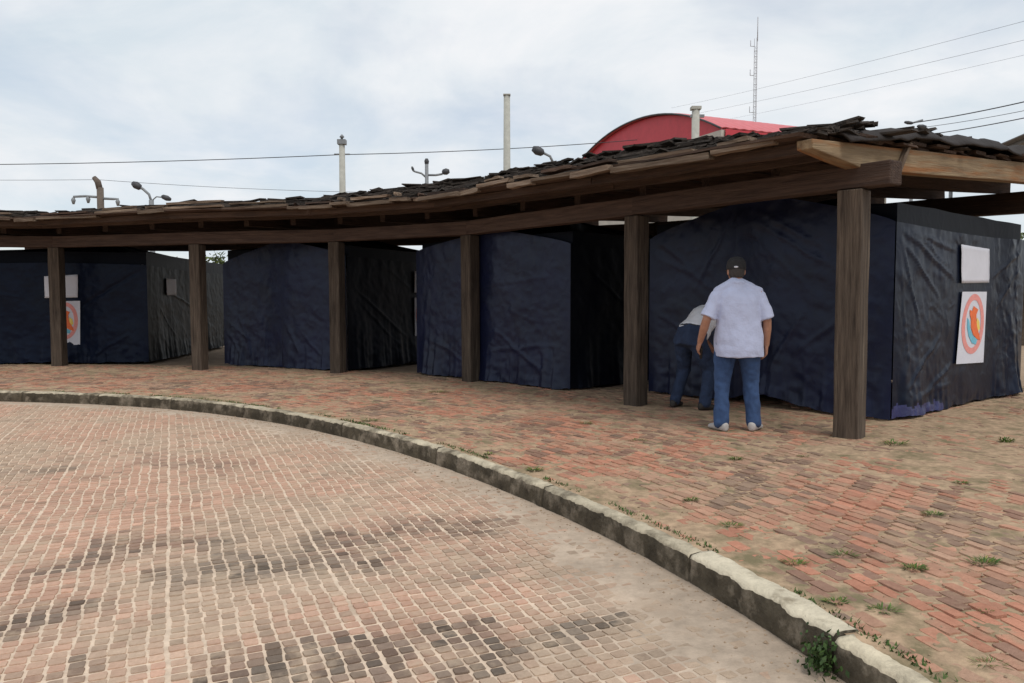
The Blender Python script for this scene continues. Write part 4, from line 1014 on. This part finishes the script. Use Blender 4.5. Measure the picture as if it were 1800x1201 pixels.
# trees beyond the shelter
def tree(px, dep, ztop, rad, label, n=1500):
    q = atd(px, 500, dep); root = thing('tree', label, 'tree', (q.x, q.y, GZ), 0, 'low trees beyond the shelter'); h = ztop - GZ
    V, F = [], []; tube(V, F, [(0, 0, 0), (.05, 0, h * .3), (0, .05, h * .6)], [.12, .09, .05], 8)
    for k in range(5):
        a = k * 1.3; tube(V, F, [(0, 0, h * .28), (math.cos(a) * rad * .4, math.sin(a) * rad * .4, h * .55), (math.cos(a) * rad * .7, math.sin(a) * rad * .7, h * .72)], [.05, .035, .015], 6)
    link('trunk', mesh('trunk', V, F), M_bark, root)
    V, F, Cc = [], [], []; cl = [(Vector((random.uniform(-.7, .7) * rad, random.uniform(-.7, .7) * rad, h * random.uniform(.5, .82))), random.uniform(.3, .5) * rad) for _ in range(14)]
    for _ in range(n):
        c, r = random.choice(cl); d = Vector((random.gauss(0, 1), random.gauss(0, 1), random.gauss(0, .7))); d.normalize(); p = c + d * r * random.uniform(.5, 1.05)
        if p.z > h: p.z = h - random.random() * .1
        u = Vector((random.gauss(0, 1), random.gauss(0, 1), random.gauss(0, 1))).normalized(); v = u.cross(d).normalized(); s_ = random.uniform(.06, .13); b = len(V); cc = random.uniform(.6, 1.4)
        V += [p - u * s_, p + v * s_ * .5, p + u * s_, p - v * s_ * .5]; Cc += [(cc, cc, cc * .9)] * 4; F.append((b, b + 1, b + 2, b + 3))
    link('crown', mesh('crown', V, F, Cc), M_tree, root)
tree(425, 27, 3.40, 1.5, 'olive green tree seen under the beam beside the grey-navy tent')
tree(330, 29, 3.0, 1.6, 'low leafy tree behind the olive tent side'); tree(755, 26, 3.2, 1.3, 'low leafy tree behind the gap beside the peaked tent')
tree(1800, 22, 3.55, 1.3, 'olive tree beyond the sheltered end, under the tan rafter'); tree(1890, 22, 3.9, 1.5, 'leafy tree growing beside the zinc-roofed shed')
tree(-20, 27, 3.0, 1.6, 'low tree beyond the far end of the shelter')
# wires
def wire(a, b, sag, r, label, grp):
    pts = [a.lerp(b, i / 24) - Vector((0, 0, sag * 4 * (i / 24) * (1 - i / 24))) for i in range(25)]
    tag(tube_obj('overhead_wire', pts, r, M_wire, None, 5), label, 'wire', grp)
LW = 'thin overhead wire strung past the capped concrete pole'
wire(atd(-250, 290, 31), atd(601, 272, 30), .12, .016, 'overhead wire from the capped concrete pole past the dark pole with arms', 'wires on the concrete pole'); wire(atd(601, 272, 30), atd(1120, 246, 34), .10, .016, 'overhead wire from the capped concrete pole towards the red vault', 'wires on the concrete pole')
wire(atd(-250, 314, 42), atd(172, 316, 38), .05, .010, 'faint wire leaving the bent-topped dark pole on its open side', 'faint wires at the dark pole'); wire(atd(172, 316, 38), atd(640, 338, 40), .1, .010, 'faint wire sagging between the bent-topped dark pole and the capped pole', 'faint wires at the dark pole')
LR = 'thin overhead wire climbing to the right above the shelter end'
for lv, (x0, y0, d0, x1, y1, d1, rr) in zip(('highest', 'middle', 'lowest'), ((1180, 190, 60, 1960, -5, 22, .0055), (1180, 208, 60, 1960, 32, 22, .0055), (1180, 228, 60, 1960, 60, 22, .004))): wire(atd(x0, y0, d0), atd(x1, y1, d1), .15, rr, lv + ' of three thin wires crossing the sky behind the mast', 'high wires')
LR2 = 'overhead wire running right from the small lamp behind the shelter end'
for lv, (x0, y0, x1, y1, rr) in zip(('upper', 'faint middle', 'lower'), ((1606, 216, 1960, 140, .016), (1606, 226, 1960, 160, .008), (1606, 240, 1960, 172, .014))): wire(atd(x0, y0, 26), atd(x1, y1, 17), .08, rr, lv + ' wire leaving the small lamp behind the shelter end', 'low wires at the lamp')
